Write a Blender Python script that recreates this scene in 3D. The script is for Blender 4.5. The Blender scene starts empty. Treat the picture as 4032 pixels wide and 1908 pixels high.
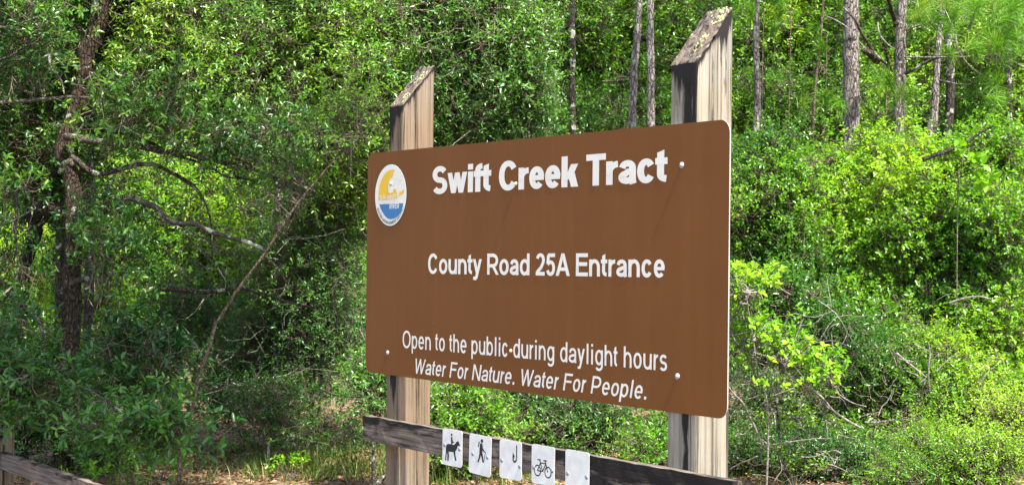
import bpy, bmesh, math
import numpy as np
from mathutils import Vector, Matrix, noise as mnoise
from mathutils.geometry import tessellate_polygon

C = bpy.context.scene.collection
SC = bpy.context.scene
rng = np.random.default_rng(7)

# ------------------------------------------------------------------ camera
FPX = 6300.0; CX, CY = 2016.0, 954.0
ROLL, PITCH = 0.01121112, 0.00940201
EYE = np.array([0.0, 0.0, 1.70])
FWD = np.array([0, math.cos(PITCH), math.sin(PITCH)])
_up0 = np.array([0, -math.sin(PITCH), math.cos(PITCH)]); _r0 = np.array([1.0, 0, 0])
RGT = _r0 * math.cos(ROLL) + _up0 * math.sin(ROLL)
UPV = -_r0 * math.sin(ROLL) + _up0 * math.cos(ROLL)
cam = bpy.data.objects.new('camera', bpy.data.cameras.new('camera')); C.objects.link(cam)
cam.data.sensor_width = 36; cam.data.sensor_fit = 'HORIZONTAL'; cam.data.lens = FPX / 4032 * 36
cam.data.clip_end = 500; cam.data.clip_start = 0.1
M = Matrix.Identity(4)
for i in range(3):
    M[i][0] = RGT[i]; M[i][1] = UPV[i]; M[i][2] = -FWD[i]; M[i][3] = EYE[i]
cam.matrix_world = M
SC.camera = cam
cam.data.dof.use_dof = True; cam.data.dof.focus_distance = 8.2; cam.data.dof.aperture_fstop = 9

# ------------------------------------------------------------------ light
SUN_EL = math.radians(59); SUN_H = Vector((0.53, -0.848, 0)).normalized()
sdir = Vector((SUN_H.x * math.cos(SUN_EL), SUN_H.y * math.cos(SUN_EL), math.sin(SUN_EL)))
sun = bpy.data.objects.new('sun', bpy.data.lights.new('sun', 'SUN')); C.objects.link(sun)
sun.data.energy = 4.7; sun.data.angle = math.radians(0.5); sun.data.color = (1.0, 0.95, 0.86)
sun.rotation_euler = sdir.to_track_quat('Z', 'Y').to_euler(); sun.location = (4, -10, 20)
world = bpy.data.worlds.new('World'); SC.world = world; world.use_nodes = True
wn = world.node_tree.nodes; bg = wn['Background']
sky = wn.new('ShaderNodeTexSky'); sky.sky_type = 'NISHITA'; sky.sun_disc = False
sky.sun_elevation = SUN_EL; sky.sun_rotation = math.atan2(SUN_H.x, SUN_H.y)
sky.dust_density = 2.0; sky.air_density = 1.0
world.node_tree.links.new(sky.outputs[0], bg.inputs[0]); bg.inputs[1].default_value = 0.15
SC.view_settings.view_transform = 'Standard'; SC.view_settings.look = 'None'
SC.view_settings.gamma = 1; SC.view_settings.exposure = 1.72; SC.view_settings.use_curve_mapping = False
SC.render.engine = 'CYCLES'
SC.cycles.max_bounces = 9; SC.cycles.diffuse_bounces = 8; SC.cycles.transmission_bounces = 6; SC.cycles.glossy_bounces = 2
SC.cycles.sample_clamp_indirect = 6

# ------------------------------------------------------------------ helpers
def W(u, v, d):
    """world point seen at photo pixel (u, v) at distance d in front of the lens plane"""
    return EYE + d * (FWD + RGT * (u - CX) / FPX + UPV * (CY - v) / FPX)

def tag(o, label=None, cat=None, group=None, kind=None):
    if label: o['label'] = label
    if cat: o['category'] = cat
    if group: o['group'] = group
    if kind: o['kind'] = kind
    return o

def empty(name, loc, label, cat, group=None):
    o = bpy.data.objects.new(name, None); C.objects.link(o); o.location = loc
    o.empty_display_size = 0.1
    return tag(o, label, cat, group)

def mesh_obj(name, verts, faces_flat, nper, mat, parent=None, var=None, smooth=False, attrs=None):
    """verts (N,3) world; faces_flat (F,nper) indices. stored relative to the parent"""
    me = bpy.data.meshes.new(name)
    v = np.asarray(verts, dtype=np.float64)
    if parent is not None: v = v - root_loc(parent)
    F = np.asarray(faces_flat, dtype=np.int32)
    me.vertices.add(len(v)); me.vertices.foreach_set('co', v.astype(np.float32).ravel())
    me.loops.add(F.size); me.loops.foreach_set('vertex_index', F.ravel())
    me.polygons.add(len(F)); me.polygons.foreach_set('loop_start', np.arange(0, F.size, nper, dtype=np.int32))
    if smooth: me.polygons.foreach_set('use_smooth', np.ones(len(F), dtype=bool))
    if var is not None:
        a = me.attributes.new('var', 'FLOAT', 'FACE'); a.data.foreach_set('value', np.asarray(var, dtype=np.float32))
    if attrs:
        for k, arr in attrs.items():
            a = me.attributes.new(k, 'FLOAT', 'POINT'); a.data.foreach_set('value', np.asarray(arr, dtype=np.float32))
    me.update(calc_edges=True)
    me.materials.append(mat)
    o = bpy.data.objects.new(name, me); C.objects.link(o)
    if parent is not None: o.parent = parent
    return o

def root_loc(o):
    p = np.array(o.location)
    while o.parent: o = o.parent; p = p + np.array(o.location)
    return p

def poly_obj(name, verts, faces, mat, parent=None, attrs=None, smooth=False):
    me = bpy.data.meshes.new(name)
    off = root_loc(parent) if parent is not None else np.zeros(3)
    me.from_pydata([tuple(np.asarray(q) - off) for q in verts], [], faces)
    if attrs:
        for k, arr in attrs.items():
            a = me.attributes.new(k, 'FLOAT', 'POINT'); a.data.foreach_set('value', np.asarray(arr, dtype=np.float32))
    me.update()
    if smooth: me.polygons.foreach_set('use_smooth', np.ones(len(me.polygons), dtype=bool))
    me.materials.append(mat)
    o = bpy.data.objects.new(name, me); C.objects.link(o)
    if parent is not None: o.parent = parent
    return o

# ------------------------------------------------------------------ materials
def new_mat(name):
    m = bpy.data.materials.new(name); m.use_nodes = True
    return m, m.node_tree.nodes, m.node_tree.links, m.node_tree.nodes['Principled BSDF']

def N(nodes, typ, **kw):
    n = nodes.new(typ)
    for k, v in kw.items(): setattr(n, k, v)
    return n

def ramp(nodes, stops, interp='LINEAR'):
    r = nodes.new('ShaderNodeValToRGB'); r.color_ramp.interpolation = interp
    e = r.color_ramp.elements
    while len(e) < len(stops): e.new(0.5)
    for el, (p, c) in zip(e, stops):
        el.position = p; el.color = (*c, 1)
    return r

def leaf_mat(name, cols, trans=0.38, rough=0.33, spec=0.5, tcol=(1.5, 1.35, 0.5)):
    m, n, l, b = new_mat(name)
    at = N(n, 'ShaderNodeAttribute', attribute_name='var')
    k = len(cols); r = ramp(n, [(i / (k - 1), c) for i, c in enumerate(cols)])
    l.new(at.outputs['Fac'], r.inputs[0])
    l.new(r.outputs[0], b.inputs['Base Color']); b.inputs['Roughness'].default_value = rough
    b.inputs['Specular IOR Level'].default_value = spec
    t = n.new('ShaderNodeBsdfTranslucent')
    mu = N(n, 'ShaderNodeMix', data_type='RGBA', blend_type='MULTIPLY'); mu.inputs[0].default_value = 1
    l.new(r.outputs[0], mu.inputs[6]); mu.inputs[7].default_value = (*tcol, 1)
    l.new(mu.outputs[2], t.inputs[0])
    mx = n.new('ShaderNodeMixShader'); mx.inputs[0].default_value = trans
    l.new(b.outputs[0], mx.inputs[1]); l.new(t.outputs[0], mx.inputs[2])
    l.new(mx.outputs[0], n['Material Output'].inputs[0])
    return m

def bark_mat(name, dark, mid, light, scale=(14, 14, 4), bump=0.6, lichen=0.0):
    m, n, l, b = new_mat(name)
    tc = n.new('ShaderNodeTexCoord'); mp = n.new('ShaderNodeMapping'); mp.inputs['Scale'].default_value = scale
    l.new(tc.outputs['Object'], mp.inputs[0])
    dn = N(n, 'ShaderNodeTexNoise'); dn.inputs['Scale'].default_value = 0.8; dn.inputs['Detail'].default_value = 3
    l.new(mp.outputs[0], dn.inputs[0])
    ad = N(n, 'ShaderNodeMix', data_type='RGBA', blend_type='ADD'); ad.inputs[0].default_value = 0.9
    l.new(mp.outputs[0], ad.inputs[6]); l.new(dn.outputs[1], ad.inputs[7])
    vo = N(n, 'ShaderNodeTexVoronoi', feature='DISTANCE_TO_EDGE'); vo.inputs['Scale'].default_value = 1.6
    l.new(ad.outputs[2], vo.inputs[0])
    no = N(n, 'ShaderNodeTexNoise'); no.inputs['Scale'].default_value = 2.5; no.inputs['Detail'].default_value = 8; no.inputs['Roughness'].default_value = 0.7
    l.new(mp.outputs[0], no.inputs[0])
    r = ramp(n, [(0.3, dark), (0.5, mid), (0.72, light)]); l.new(no.outputs[0], r.inputs[0])
    r2 = ramp(n, [(0.0, (0.25, 0.22, 0.2)), (0.14, (1, 1, 1))]); l.new(vo.outputs[0], r2.inputs[0])
    mu = N(n, 'ShaderNodeMix', data_type='RGBA', blend_type='MULTIPLY'); mu.inputs[0].default_value = 0.8
    l.new(r.outputs[0], mu.inputs[6]); l.new(r2.outputs[0], mu.inputs[7])
    out = mu.outputs[2]
    if lichen > 0:
        ln = N(n, 'ShaderNodeTexNoise'); ln.inputs['Scale'].default_value = 9; ln.inputs['Detail'].default_value = 6
        l.new(tc.outputs['Object'], ln.inputs[0])
        lr = ramp(n, [(0.62 - lichen * .2, (0, 0, 0)), (0.68 - lichen * .2, (1, 1, 1))]); l.new(ln.outputs[0], lr.inputs[0])
        mm = N(n, 'ShaderNodeMix', data_type='RGBA'); l.new(lr.outputs[0], mm.inputs[0])
        l.new(out, mm.inputs[6]); mm.inputs[7].default_value = (0.34, 0.36, 0.27, 1); out = mm.outputs[2]
    l.new(out, b.inputs['Base Color']); b.inputs['Roughness'].default_value = 0.9; b.inputs['Specular IOR Level'].default_value = 0.15
    ma = N(n, 'ShaderNodeMath', operation='ADD'); l.new(no.outputs[0], ma.inputs[0]); l.new(r2.outputs[0], ma.inputs[1])
    bp = n.new('ShaderNodeBump'); bp.inputs['Strength'].default_value = bump; bp.inputs['Distance'].default_value = 0.02
    l.new(ma.outputs[0], bp.inputs['Height']); l.new(bp.outputs[0], b.inputs['Normal'])
    return m

MAT = {}
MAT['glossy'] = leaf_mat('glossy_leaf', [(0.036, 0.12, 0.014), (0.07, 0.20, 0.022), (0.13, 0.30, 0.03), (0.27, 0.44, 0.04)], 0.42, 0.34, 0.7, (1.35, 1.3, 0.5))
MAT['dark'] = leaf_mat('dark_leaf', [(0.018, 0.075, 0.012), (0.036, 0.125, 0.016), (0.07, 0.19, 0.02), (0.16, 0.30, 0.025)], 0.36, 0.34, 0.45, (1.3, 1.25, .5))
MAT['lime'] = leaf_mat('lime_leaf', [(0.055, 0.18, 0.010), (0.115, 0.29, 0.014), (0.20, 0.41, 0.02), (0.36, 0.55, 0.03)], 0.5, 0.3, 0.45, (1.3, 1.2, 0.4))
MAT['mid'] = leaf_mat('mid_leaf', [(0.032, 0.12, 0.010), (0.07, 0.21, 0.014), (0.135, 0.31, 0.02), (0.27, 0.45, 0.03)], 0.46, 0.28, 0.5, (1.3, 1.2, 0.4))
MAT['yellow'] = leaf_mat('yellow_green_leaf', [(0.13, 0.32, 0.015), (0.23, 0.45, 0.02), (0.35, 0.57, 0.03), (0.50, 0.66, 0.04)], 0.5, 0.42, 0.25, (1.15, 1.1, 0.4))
MAT['needle'] = leaf_mat('pine_needle', [(0.045, 0.15, 0.006), (0.08, 0.22, 0.010), (0.14, 0.30, 0.018), (0.30, 0.26, 0.07)], 0.35, 0.45, 0.25, (1.2, 1.15, 0.5))
MAT['grass'] = leaf_mat('grass_blade', [(0.03, 0.08, 0.01), (0.06, 0.13, 0.015), (0.12, 0.18, 0.03), (0.25, 0.22, 0.09)], 0.35, 0.5, 0.3)
MAT['litter'] = leaf_mat('dead_leaf', [(0.09, 0.045, 0.022), (0.19, 0.10, 0.05), (0.30, 0.17, 0.09), (0.42, 0.28, 0.16)], 0.15, 0.7, 0.2, (1.2, 1.0, .7))
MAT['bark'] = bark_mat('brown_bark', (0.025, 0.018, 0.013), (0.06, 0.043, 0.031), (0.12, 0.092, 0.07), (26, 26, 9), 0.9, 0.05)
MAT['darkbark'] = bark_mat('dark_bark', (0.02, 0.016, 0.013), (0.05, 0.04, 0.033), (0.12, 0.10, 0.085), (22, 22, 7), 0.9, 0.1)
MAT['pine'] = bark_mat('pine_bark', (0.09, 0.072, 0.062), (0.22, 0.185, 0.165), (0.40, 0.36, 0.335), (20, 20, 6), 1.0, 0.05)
MAT['limb'] = bark_mat('limb_bark', (0.035, 0.03, 0.023), (0.095, 0.082, 0.065), (0.22, 0.20, 0.17), (30, 30, 30), 0.7, 0.35)
MAT['twig'] = bark_mat('twig_bark', (0.06, 0.048, 0.032), (0.14, 0.115, 0.08), (0.26, 0.225, 0.17), (20, 20, 20), 0.2)
MAT['greytwig'] = bark_mat('grey_twig', (0.12, 0.10, 0.08), (0.22, 0.195, 0.165), (0.36, 0.33, 0.29), (20, 20, 20), 0.2)
MAT['tantwig'] = bark_mat('tan_stem', (0.06, 0.04, 0.028), (0.12, 0.085, 0.06), (0.24, 0.19, 0.15), (25, 25, 12), 0.6)

def flat_mat(name, col, rough=0.5, spec=0.4, metal=0, var=0.05, scale=6):
    m, n, l, b = new_mat(name)
    tc = n.new('ShaderNodeTexCoord'); no = N(n, 'ShaderNodeTexNoise'); no.inputs['Scale'].default_value = scale; no.inputs['Detail'].default_value = 6
    l.new(tc.outputs['Object'], no.inputs[0])
    c0 = tuple(max(0, x * (1 - var)) for x in col); c1 = tuple(min(1, x * (1 + var)) for x in col)
    r = ramp(n, [(0.3, c0), (0.7, c1)]); l.new(no.outputs[0], r.inputs[0]); l.new(r.outputs[0], b.inputs['Base Color'])
    b.inputs['Roughness'].default_value = rough; b.inputs['Specular IOR Level'].default_value = spec; b.inputs['Metallic'].default_value = metal
    return m
# sign panel: brown sheeting, faint vertical dirt runs and specks
def panel_mat():
    m, n, l, b = new_mat('brown_sheeting')
    tc = n.new('ShaderNodeTexCoord'); mp = n.new('ShaderNodeMapping'); mp.inputs['Scale'].default_value = (9, 9, .8)
    l.new(tc.outputs['Object'], mp.inputs[0])
    no = N(n, 'ShaderNodeTexNoise'); no.inputs['Scale'].default_value = 1.5; no.inputs['Detail'].default_value = 5; l.new(mp.outputs[0], no.inputs[0])
    n2 = N(n, 'ShaderNodeTexNoise'); n2.inputs['Scale'].default_value = 1.3; n2.inputs['Detail'].default_value = 3; l.new(tc.outputs['Object'], n2.inputs[0])
    r = ramp(n, [(0.3, (0.138, 0.052, 0.0120)), (0.7, (0.156, 0.059, 0.0140))]); l.new(n2.outputs[0], r.inputs[0])
    r1 = ramp(n, [(0.45, (1, 1, 1)), (0.8, (1.10, 1.14, 1.22))]); l.new(no.outputs[0], r1.inputs[0])
    mu = N(n, 'ShaderNodeMix', data_type='RGBA', blend_type='MULTIPLY'); mu.inputs[0].default_value = 1
    l.new(r.outputs[0], mu.inputs[6]); l.new(r1.outputs[0], mu.inputs[7])
    sp = N(n, 'ShaderNodeTexNoise'); sp.inputs['Scale'].default_value = 55; sp.inputs['Detail'].default_value = 2; l.new(tc.outputs['Object'], sp.inputs[0])
    sr = ramp(n, [(0.76, (0, 0, 0)), (0.80, (0.5, 0.5, 0.5))]); l.new(sp.outputs[0], sr.inputs[0])
    mx = N(n, 'ShaderNodeMix', data_type='RGBA'); l.new(sr.outputs[0], mx.inputs[0]); l.new(mu.outputs[2], mx.inputs[6]); mx.inputs[7].default_value = (0.30, 0.2, 0.13, 1)
    l.new(mx.outputs[2], b.inputs['Base Color'])
    b.inputs['Roughness'].default_value = 0.6; b.inputs['Specular IOR Level'].default_value = 0.14
    bp = n.new('ShaderNodeBump'); bp.inputs['Strength'].default_value = 0.05; l.new(n2.outputs[0], bp.inputs['Height']); l.new(bp.outputs[0], b.inputs['Normal'])
    return m
MAT['panel'] = panel_mat()
MAT['letter'] = flat_mat('white_sheeting', (0.70, 0.68, 0.60), 0.5, 0.2, 0, 0.05, 12)
MAT['white'] = flat_mat('white_plate', (0.68, 0.68, 0.64), 0.5, 0.3, 0, 0.14, 14)
MAT['black'] = flat_mat('black_print', (0.012, 0.013, 0.016), 0.5, 0.3)
MAT['yellowprint'] = flat_mat('yellow_print', (0.70, 0.42, 0.002), 0.4, 0.4, 0, 0.04)
MAT['blueprint'] = flat_mat('blue_print', (0.005, 0.13, 0.34), 0.4, 0.4, 0, 0.04)
MAT['steel'] = flat_mat('zinc_bolt', (0.36, 0.37, 0.40), 0.6, 0.3, 0.3, 0.3, 90)
MAT['oldsteel'] = flat_mat('dull_bolt', (0.22, 0.24, 0.28), 0.5, 0.4, 0.3, 0.2, 60)
MAT['edge'] = flat_mat('bare_aluminium', (0.42, 0.42, 0.40), 0.6, 0.3, 0.2, 0.1)
MAT['rust'] = flat_mat('yellowed_bolt', (0.55, 0.42, 0.22), 0.6, 0.3, 0.0, 0.3, 60)

def wood_mat(name, tanned, greyed, mold_amt=1.0, dirr='z', endgrain=False):
    """grain along local z (or d for rails); 'h' = metres below the cut top, 'nf' = 1 on the face behind the panel"""
    m, n, l, b = new_mat(name)
    tc = n.new('ShaderNodeTexCoord'); mp = n.new('ShaderNodeMapping')
    mp.inputs['Scale'].default_value = (62, 62, .9) if dirr == 'z' else (1.6, 40, 70)
    if endgrain: mp.inputs['Scale'].default_value = (60, 60, 60)
    l.new(tc.outputs['Object'], mp.inputs[0])
    g = N(n, 'ShaderNodeTexNoise'); g.inputs['Scale'].default_value = 1; g.inputs['Detail'].default_value = 9; g.inputs['Roughness'].default_value = 0.68; g.inputs['Distortion'].default_value = 0.4
    l.new(mp.outputs[0], g.inputs[0])
    big = N(n, 'ShaderNodeTexNoise'); big.inputs['Scale'].default_value = 2.2; big.inputs['Detail'].default_value = 5; l.new(tc.outputs['Object'], big.inputs[0])
    rg = ramp(n, [(0.34, tuple(x * 0.10 for x in tanned)), (0.42, tuple(x * 0.6 for x in tanned)), (0.5, tanned), (0.68, tuple(min(1, x * 1.3) for x in tanned))]); l.new(g.outputs[0], rg.inputs[0])
    rg2 = ramp(n, [(0.34, tuple(x * 0.10 for x in greyed)), (0.42, tuple(x * 0.6 for x in greyed)), (0.5, greyed), (0.68, tuple(min(1, x * 1.3) for x in greyed))]); l.new(g.outputs[0], rg2.inputs[0])
    bl = ramp(n, [(0.42, (0, 0, 0)), (0.58, (1, 1, 1))]); l.new(big.outputs[0], bl.inputs[0])
    mx = N(n, 'ShaderNodeMix', data_type='RGBA'); l.new(bl.outputs[0], mx.inputs[0]); l.new(rg.outputs[0], mx.inputs[6]); l.new(rg2.outputs[0], mx.inputs[7])
    # mould: streaks running down from the top and over the front face
    ms = n.new('ShaderNodeMapping'); ms.inputs['Scale'].default_value = (26, 26, 2.4) if dirr == 'z' else (3, 3, 16)
    l.new(tc.outputs['Object'], ms.inputs[0])
    sn = N(n, 'ShaderNodeTexNoise'); sn.inputs['Scale'].default_value = 1; sn.inputs['Detail'].default_value = 7; sn.inputs['Roughness'].default_value = 0.65; l.new(ms.outputs[0], sn.inputs[0])
    mo = N(n, 'ShaderNodeAttribute', attribute_name='mold')
    ad = N(n, 'ShaderNodeMath', operation='ADD'); l.new(sn.outputs[0], ad.inputs[0]); l.new(mo.outputs['Fac'], ad.inputs[1])
    mr = ramp(n, [(0.82, (0, 0, 0)), (0.94, (mold_amt,) * 3)]); l.new(ad.outputs[0], mr.inputs[0])
    m2 = N(n, 'ShaderNodeMix', data_type='RGBA'); l.new(mr.outputs[0], m2.inputs[0]); l.new(mx.outputs[2], m2.inputs[6]); m2.inputs[7].default_value = (0.014, 0.012, 0.011, 1)
    out = m2.outputs[2]
    if endgrain:
        ln = N(n, 'ShaderNodeTexNoise'); ln.inputs['Scale'].default_value = 23; ln.inputs['Detail'].default_value = 6; l.new(tc.outputs['Object'], ln.inputs[0])
        lr = ramp(n, [(0.62, (0, 0, 0)), (0.68, (.7, .7, .7))]); l.new(ln.outputs[0], lr.inputs[0])
        m3 = N(n, 'ShaderNodeMix', data_type='RGBA'); l.new(lr.outputs[0], m3.inputs[0]); l.new(out, m3.inputs[6]); m3.inputs[7].default_value = (0.22, 0.215, 0.15, 1); out = m3.outputs[2]
    l.new(out, b.inputs['Base Color']); b.inputs['Roughness'].default_value = 0.85; b.inputs['Specular IOR Level'].default_value = 0.2
    bp = n.new('ShaderNodeBump'); bp.inputs['Strength'].default_value = 0.7; bp.inputs['Distance'].default_value = 0.006
    l.new(g.outputs[0], bp.inputs['Height']); l.new(bp.outputs[0], b.inputs['Normal'])
    return m
MAT['woodL'] = wood_mat('tan_post_wood', (0.155, 0.108, 0.068), (0.165, 0.13, 0.092))
MAT['woodR'] = wood_mat('bleached_post_wood', (0.21, 0.182, 0.135), (0.235, 0.22, 0.185))
MAT['endcut'] = wood_mat('weathered_end_cut', (0.15, 0.11, 0.08), (0.09, 0.08, 0.068), 0.95, 'z', True)
MAT['woodrail'] = wood_mat('weathered_rail_wood', (0.12, 0.09, 0.072), (0.15, 0.122, 0.10), 1.0, 'x')
MAT['lichen'] = flat_mat('yellow_green_lichen', (0.30, 0.31, 0.15), 0.9, 0.1, 0, 0.35, 80)

# ------------------------------------------------------------------ ground
def ground():
    m, n, l, b = new_mat('forest_floor')
    tc = n.new('ShaderNodeTexCoord')
    a = N(n, 'ShaderNodeTexNoise'); a.inputs['Scale'].default_value = 1.2; a.inputs['Detail'].default_value = 8; l.new(tc.outputs['Object'], a.inputs[0])
    c = N(n, 'ShaderNodeTexNoise'); c.inputs['Scale'].default_value = 40; c.inputs['Detail'].default_value = 6; l.new(tc.outputs['Object'], c.inputs[0])
    r = ramp(n, [(0.35, (0.07, 0.05, 0.03)), (0.5, (0.18, 0.11, 0.065)), (0.68, (0.33, 0.21, 0.13))]); l.new(c.outputs[0], r.inputs[0])
    r2 = ramp(n, [(0.4, (0.5, 0.6, 0.4)), (0.6, (1, 1, 1))]); l.new(a.outputs[0], r2.inputs[0])
    mu = N(n, 'ShaderNodeMix', data_type='RGBA', blend_type='MULTIPLY'); mu.inputs[0].default_value = 0.8
    l.new(r.outputs[0], mu.inputs[6]); l.new(r2.outputs[0], mu.inputs[7]); l.new(mu.outputs[2], b.inputs['Base Color'])
    b.inputs['Roughness'].default_value = 0.95
    bp = n.new('ShaderNodeBump'); bp.inputs['Strength'].default_value = 0.8; bp.inputs['Distance'].default_value = 0.03
    l.new(c.outputs[0], bp.inputs['Height']); l.new(bp.outputs[0], b.inputs['Normal'])
    xs = np.concatenate([[-250, -120, -60, -30], np.arange(-16, 16.01, 0.5), [30, 60, 120, 250]])
    ys = np.concatenate([[-250, -120, -60, -20, -5], np.arange(0, 40.01, 0.5), [60, 120, 250, 400]])
    vs = []
    for y in ys:
        for x in xs:
            inn = abs(x) <= 16 and 0 <= y <= 40
            vs.append((x, y, 0.05 * mnoise.noise(Vector((x * .7, y * .7, 0))) if inn else 0))
    nx = len(xs); fs = [(j * nx + i, j * nx + i + 1, (j + 1) * nx + i + 1, (j + 1) * nx + i) for j in range(len(ys) - 1) for i in range(nx - 1)]
    o = poly_obj('ground', vs, fs, m, smooth=True); tag(o, kind='structure')
ground()

# ------------------------------------------------------------------ tubes and leaves
def tubes(P, R, sides=3):
    """P (N,K,3), R (N,K) -> verts, quad faces"""
    Nn, K, _ = P.shape
    T = np.gradient(P, axis=1); T /= np.linalg.norm(T, axis=2, keepdims=True) + 1e-9
    ref = np.where(np.abs(T[..., 2:3]) > 0.9, np.array([1.0, 0, 0]), np.array([0, 0, 1.0]))
    A = np.cross(T, ref); A /= np.linalg.norm(A, axis=2, keepdims=True) + 1e-9
    B = np.cross(T, A)
    ang = np.arange(sides) * 2 * np.pi / sides
    V = P[:, :, None, :] + R[:, :, None, None] * (np.cos(ang)[None, None, :, None] * A[:, :, None, :] + np.sin(ang)[None, None, :, None] * B[:, :, None, :])
    V = V.reshape(-1, 3)
    base = (np.arange(Nn) * K * sides)[:, None, None] + (np.arange(K - 1) * sides)[None, :, None]
    i = np.arange(sides); j = (i + 1) % sides
    F = np.stack([base + i, base + j, base + sides + j, base + sides + i], -1).reshape(-1, 4)
    return V, F

def spline(pts, n):
    """catmull-rom through pts (k,3) -> (n,3)"""
    p = np.asarray(pts, float)
    if len(p) == 2: p = np.array([p[0], (p[0] + p[1]) / 2, p[1]])
    q = np.vstack([2 * p[0] - p[1], p, 2 * p[-1] - p[-2]])
    t = np.linspace(0, len(p) - 1 - 1e-6, n); k = t.astype(int); f = (t - k)[:, None]
    a, b, c, d = q[k], q[k + 1], q[k + 2], q[k + 3]
    return 0.5 * (2 * b + (c - a) * f + (2 * a - 5 * b + 4 * c - d) * f ** 2 + (-a + 3 * b - 3 * c + d) * f ** 3)

def limb(name, pts, r0, r1, mat, parent, sides=10, n=24, wob=0.12, seed=0, power=1.0, label=None, rough=0.1):
    """one trunk or limb as a knobbly tapered tube, capped"""
    g = np.random.default_rng(seed + 11)
    P = spline(pts, n); t = np.linspace(0, 1, n)
    R = r0 + (r1 - r0) * t ** power
    P = P + (np.cumsum(g.normal(0, 1, (n, 3)), axis=0) * 0.25 * R.mean() * wob)
    V, F = tubes(P[None], R[None], sides)
    # lumpy section
    ctr = np.repeat(P, sides, axis=0); d = V - ctr
    k = 1 + rough * np.array([mnoise.noise(Vector(v * np.array([9, 9, 5]))) + 0.6 * mnoise.noise(Vector(v * np.array([30, 30, 9]))) for v in V])
    V = ctr + d * k[:, None]
    faces = [tuple(f) for f in F] + [tuple(range(sides))[::-1], tuple(range((n - 1) * sides, n * sides))]
    o = poly_obj(name, V, faces, mat, parent, smooth=True)
    if label: o['label'] = label
    return o

def leaf_geo(base, a, nrm, ln, wd, detail, g, fold=0.25, droop=0.12):
    """arrays -> verts, faces(quads or tris)"""
    a = a / (np.linalg.norm(a, axis=1, keepdims=True) + 1e-9)
    b = np.cross(nrm, a); b /= np.linalg.norm(b, axis=1, keepdims=True) + 1e-9
    c = np.cross(a, b); n = len(base); ln = ln[:, None]; wd = wd[:, None]
    if detail == 2:
        f = fold * wd
        v = np.stack([base, base + a * ln * .38 + b * wd * .46 + c * f, base + a * ln * .78 + b * wd * .36 + c * f * .6 - c * ln * droop * .5,
                      base + a * ln - c * ln * droop, base + a * ln * .78 - b * wd * .36 + c * f * .6 - c * ln * droop * .5, base + a * ln * .38 - b * wd * .46 + c * f], 1).reshape(-1, 3)
        k = np.arange(n)[:, None] * 6
        F = np.concatenate([k + np.array([0, 3, 2, 1]), k + np.array([0, 5, 4, 3])], 1).reshape(-1, 4)
        return v, F, 4, 2
    f = fold * wd
    v = np.stack([base, base + a * ln * .55 + b * wd * .5 + c * f, base + a * ln - c * ln * droop, base + a * ln * .55 - b * wd * .5 + c * f], 1).reshape(-1, 3)
    k = np.arange(n)[:, None] * 4
    F = np.concatenate([k + np.array([0, 2, 1]), k + np.array([0, 3, 2])], 1).reshape(-1, 3)
    return v, F, 3, 2

def unit(x): return x / (np.linalg.norm(x, axis=-1, keepdims=True) + 1e-9)

SUNV = np.array(sdir)
def sprigs(g, B, D, k, L, ll, lw, spread=0.9, facing=0.9, whorl=0.5):
    """leaves on sprigs: B (M,3) bases, D (M,3) directions, k leaves each, L sprig length"""
    M_ = len(B); idx = np.repeat(np.arange(M_), k); t = np.tile(np.linspace(whorl * .6, 1, k), M_)
    b = B[idx] + D[idx] * (L[idx] * t)[:, None]
    ref = np.where(np.abs(D[:, 2:3]) > 0.9, np.array([1.0, 0, 0]), np.array([0, 0, 1.0]))
    A = unit(np.cross(D, ref)); Bn = np.cross(D, A)
    ph = np.tile(np.arange(k) * 2.4, M_) + np.repeat(g.uniform(0, 6.28, M_), k) + g.normal(0, .3, M_ * k)
    side = np.cos(ph)[:, None] * A[idx] + np.sin(ph)[:, None] * Bn[idx]
    a = unit(D[idx] * (1 - spread * .55) + side * spread + g.normal(0, .18, (M_ * k, 3)))
    lightdir = unit(np.array([0, 0, 1.0]) * .55 + SUNV * .6)
    nr = unit(lightdir * facing + g.normal(0, .55, (M_ * k, 3)) + D[idx] * .35)
    nr = unit(nr - a * (nr * a).sum(1, keepdims=True))
    l = ll * g.uniform(.6, 1.25, M_ * k); w = l * (lw / ll) * g.uniform(.8, 1.2, M_ * k)
    return b, a, nr, l, w

def fbm(P, s, seed=0.0):
    return np.array([mnoise.noise(Vector((p[0] * s + seed, p[1] * s - seed, p[2] * s + 2 * seed))) for p in P])

def clump_points(g, blobs, gap=0.0, gs=1.1, seed=0.0):
    """blobs: (centre, radii, count); shell-biased random points with noise gaps"""
    out = []; who = []
    for bi, (c, r, n) in enumerate(blobs):
        c = np.asarray(c, float); r = np.asarray(r, float)
        m = int(n * (2.3 if gap > -1 else 1))
        d = unit(g.normal(0, 1, (m, 3))); q = g.uniform(0, 1, m) ** (1 / 2.2); q = np.where(g.uniform(0, 1, m) < .16, q * g.uniform(1.1, 1.5, m), q)
        P = c + d * q[:, None] * r
        P = P[P[:, 2] > 0.08]
        nz = fbm(P, gs, seed)
        P = P[np.argsort(-(nz + g.normal(0, .12, len(P))))][:n] if gap > -1 else P[:n]
        out.append(P); who.append(np.full(len(P), bi))
    return np.concatenate(out), np.concatenate(who)

def avoid(P, boxes):
    return P

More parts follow.
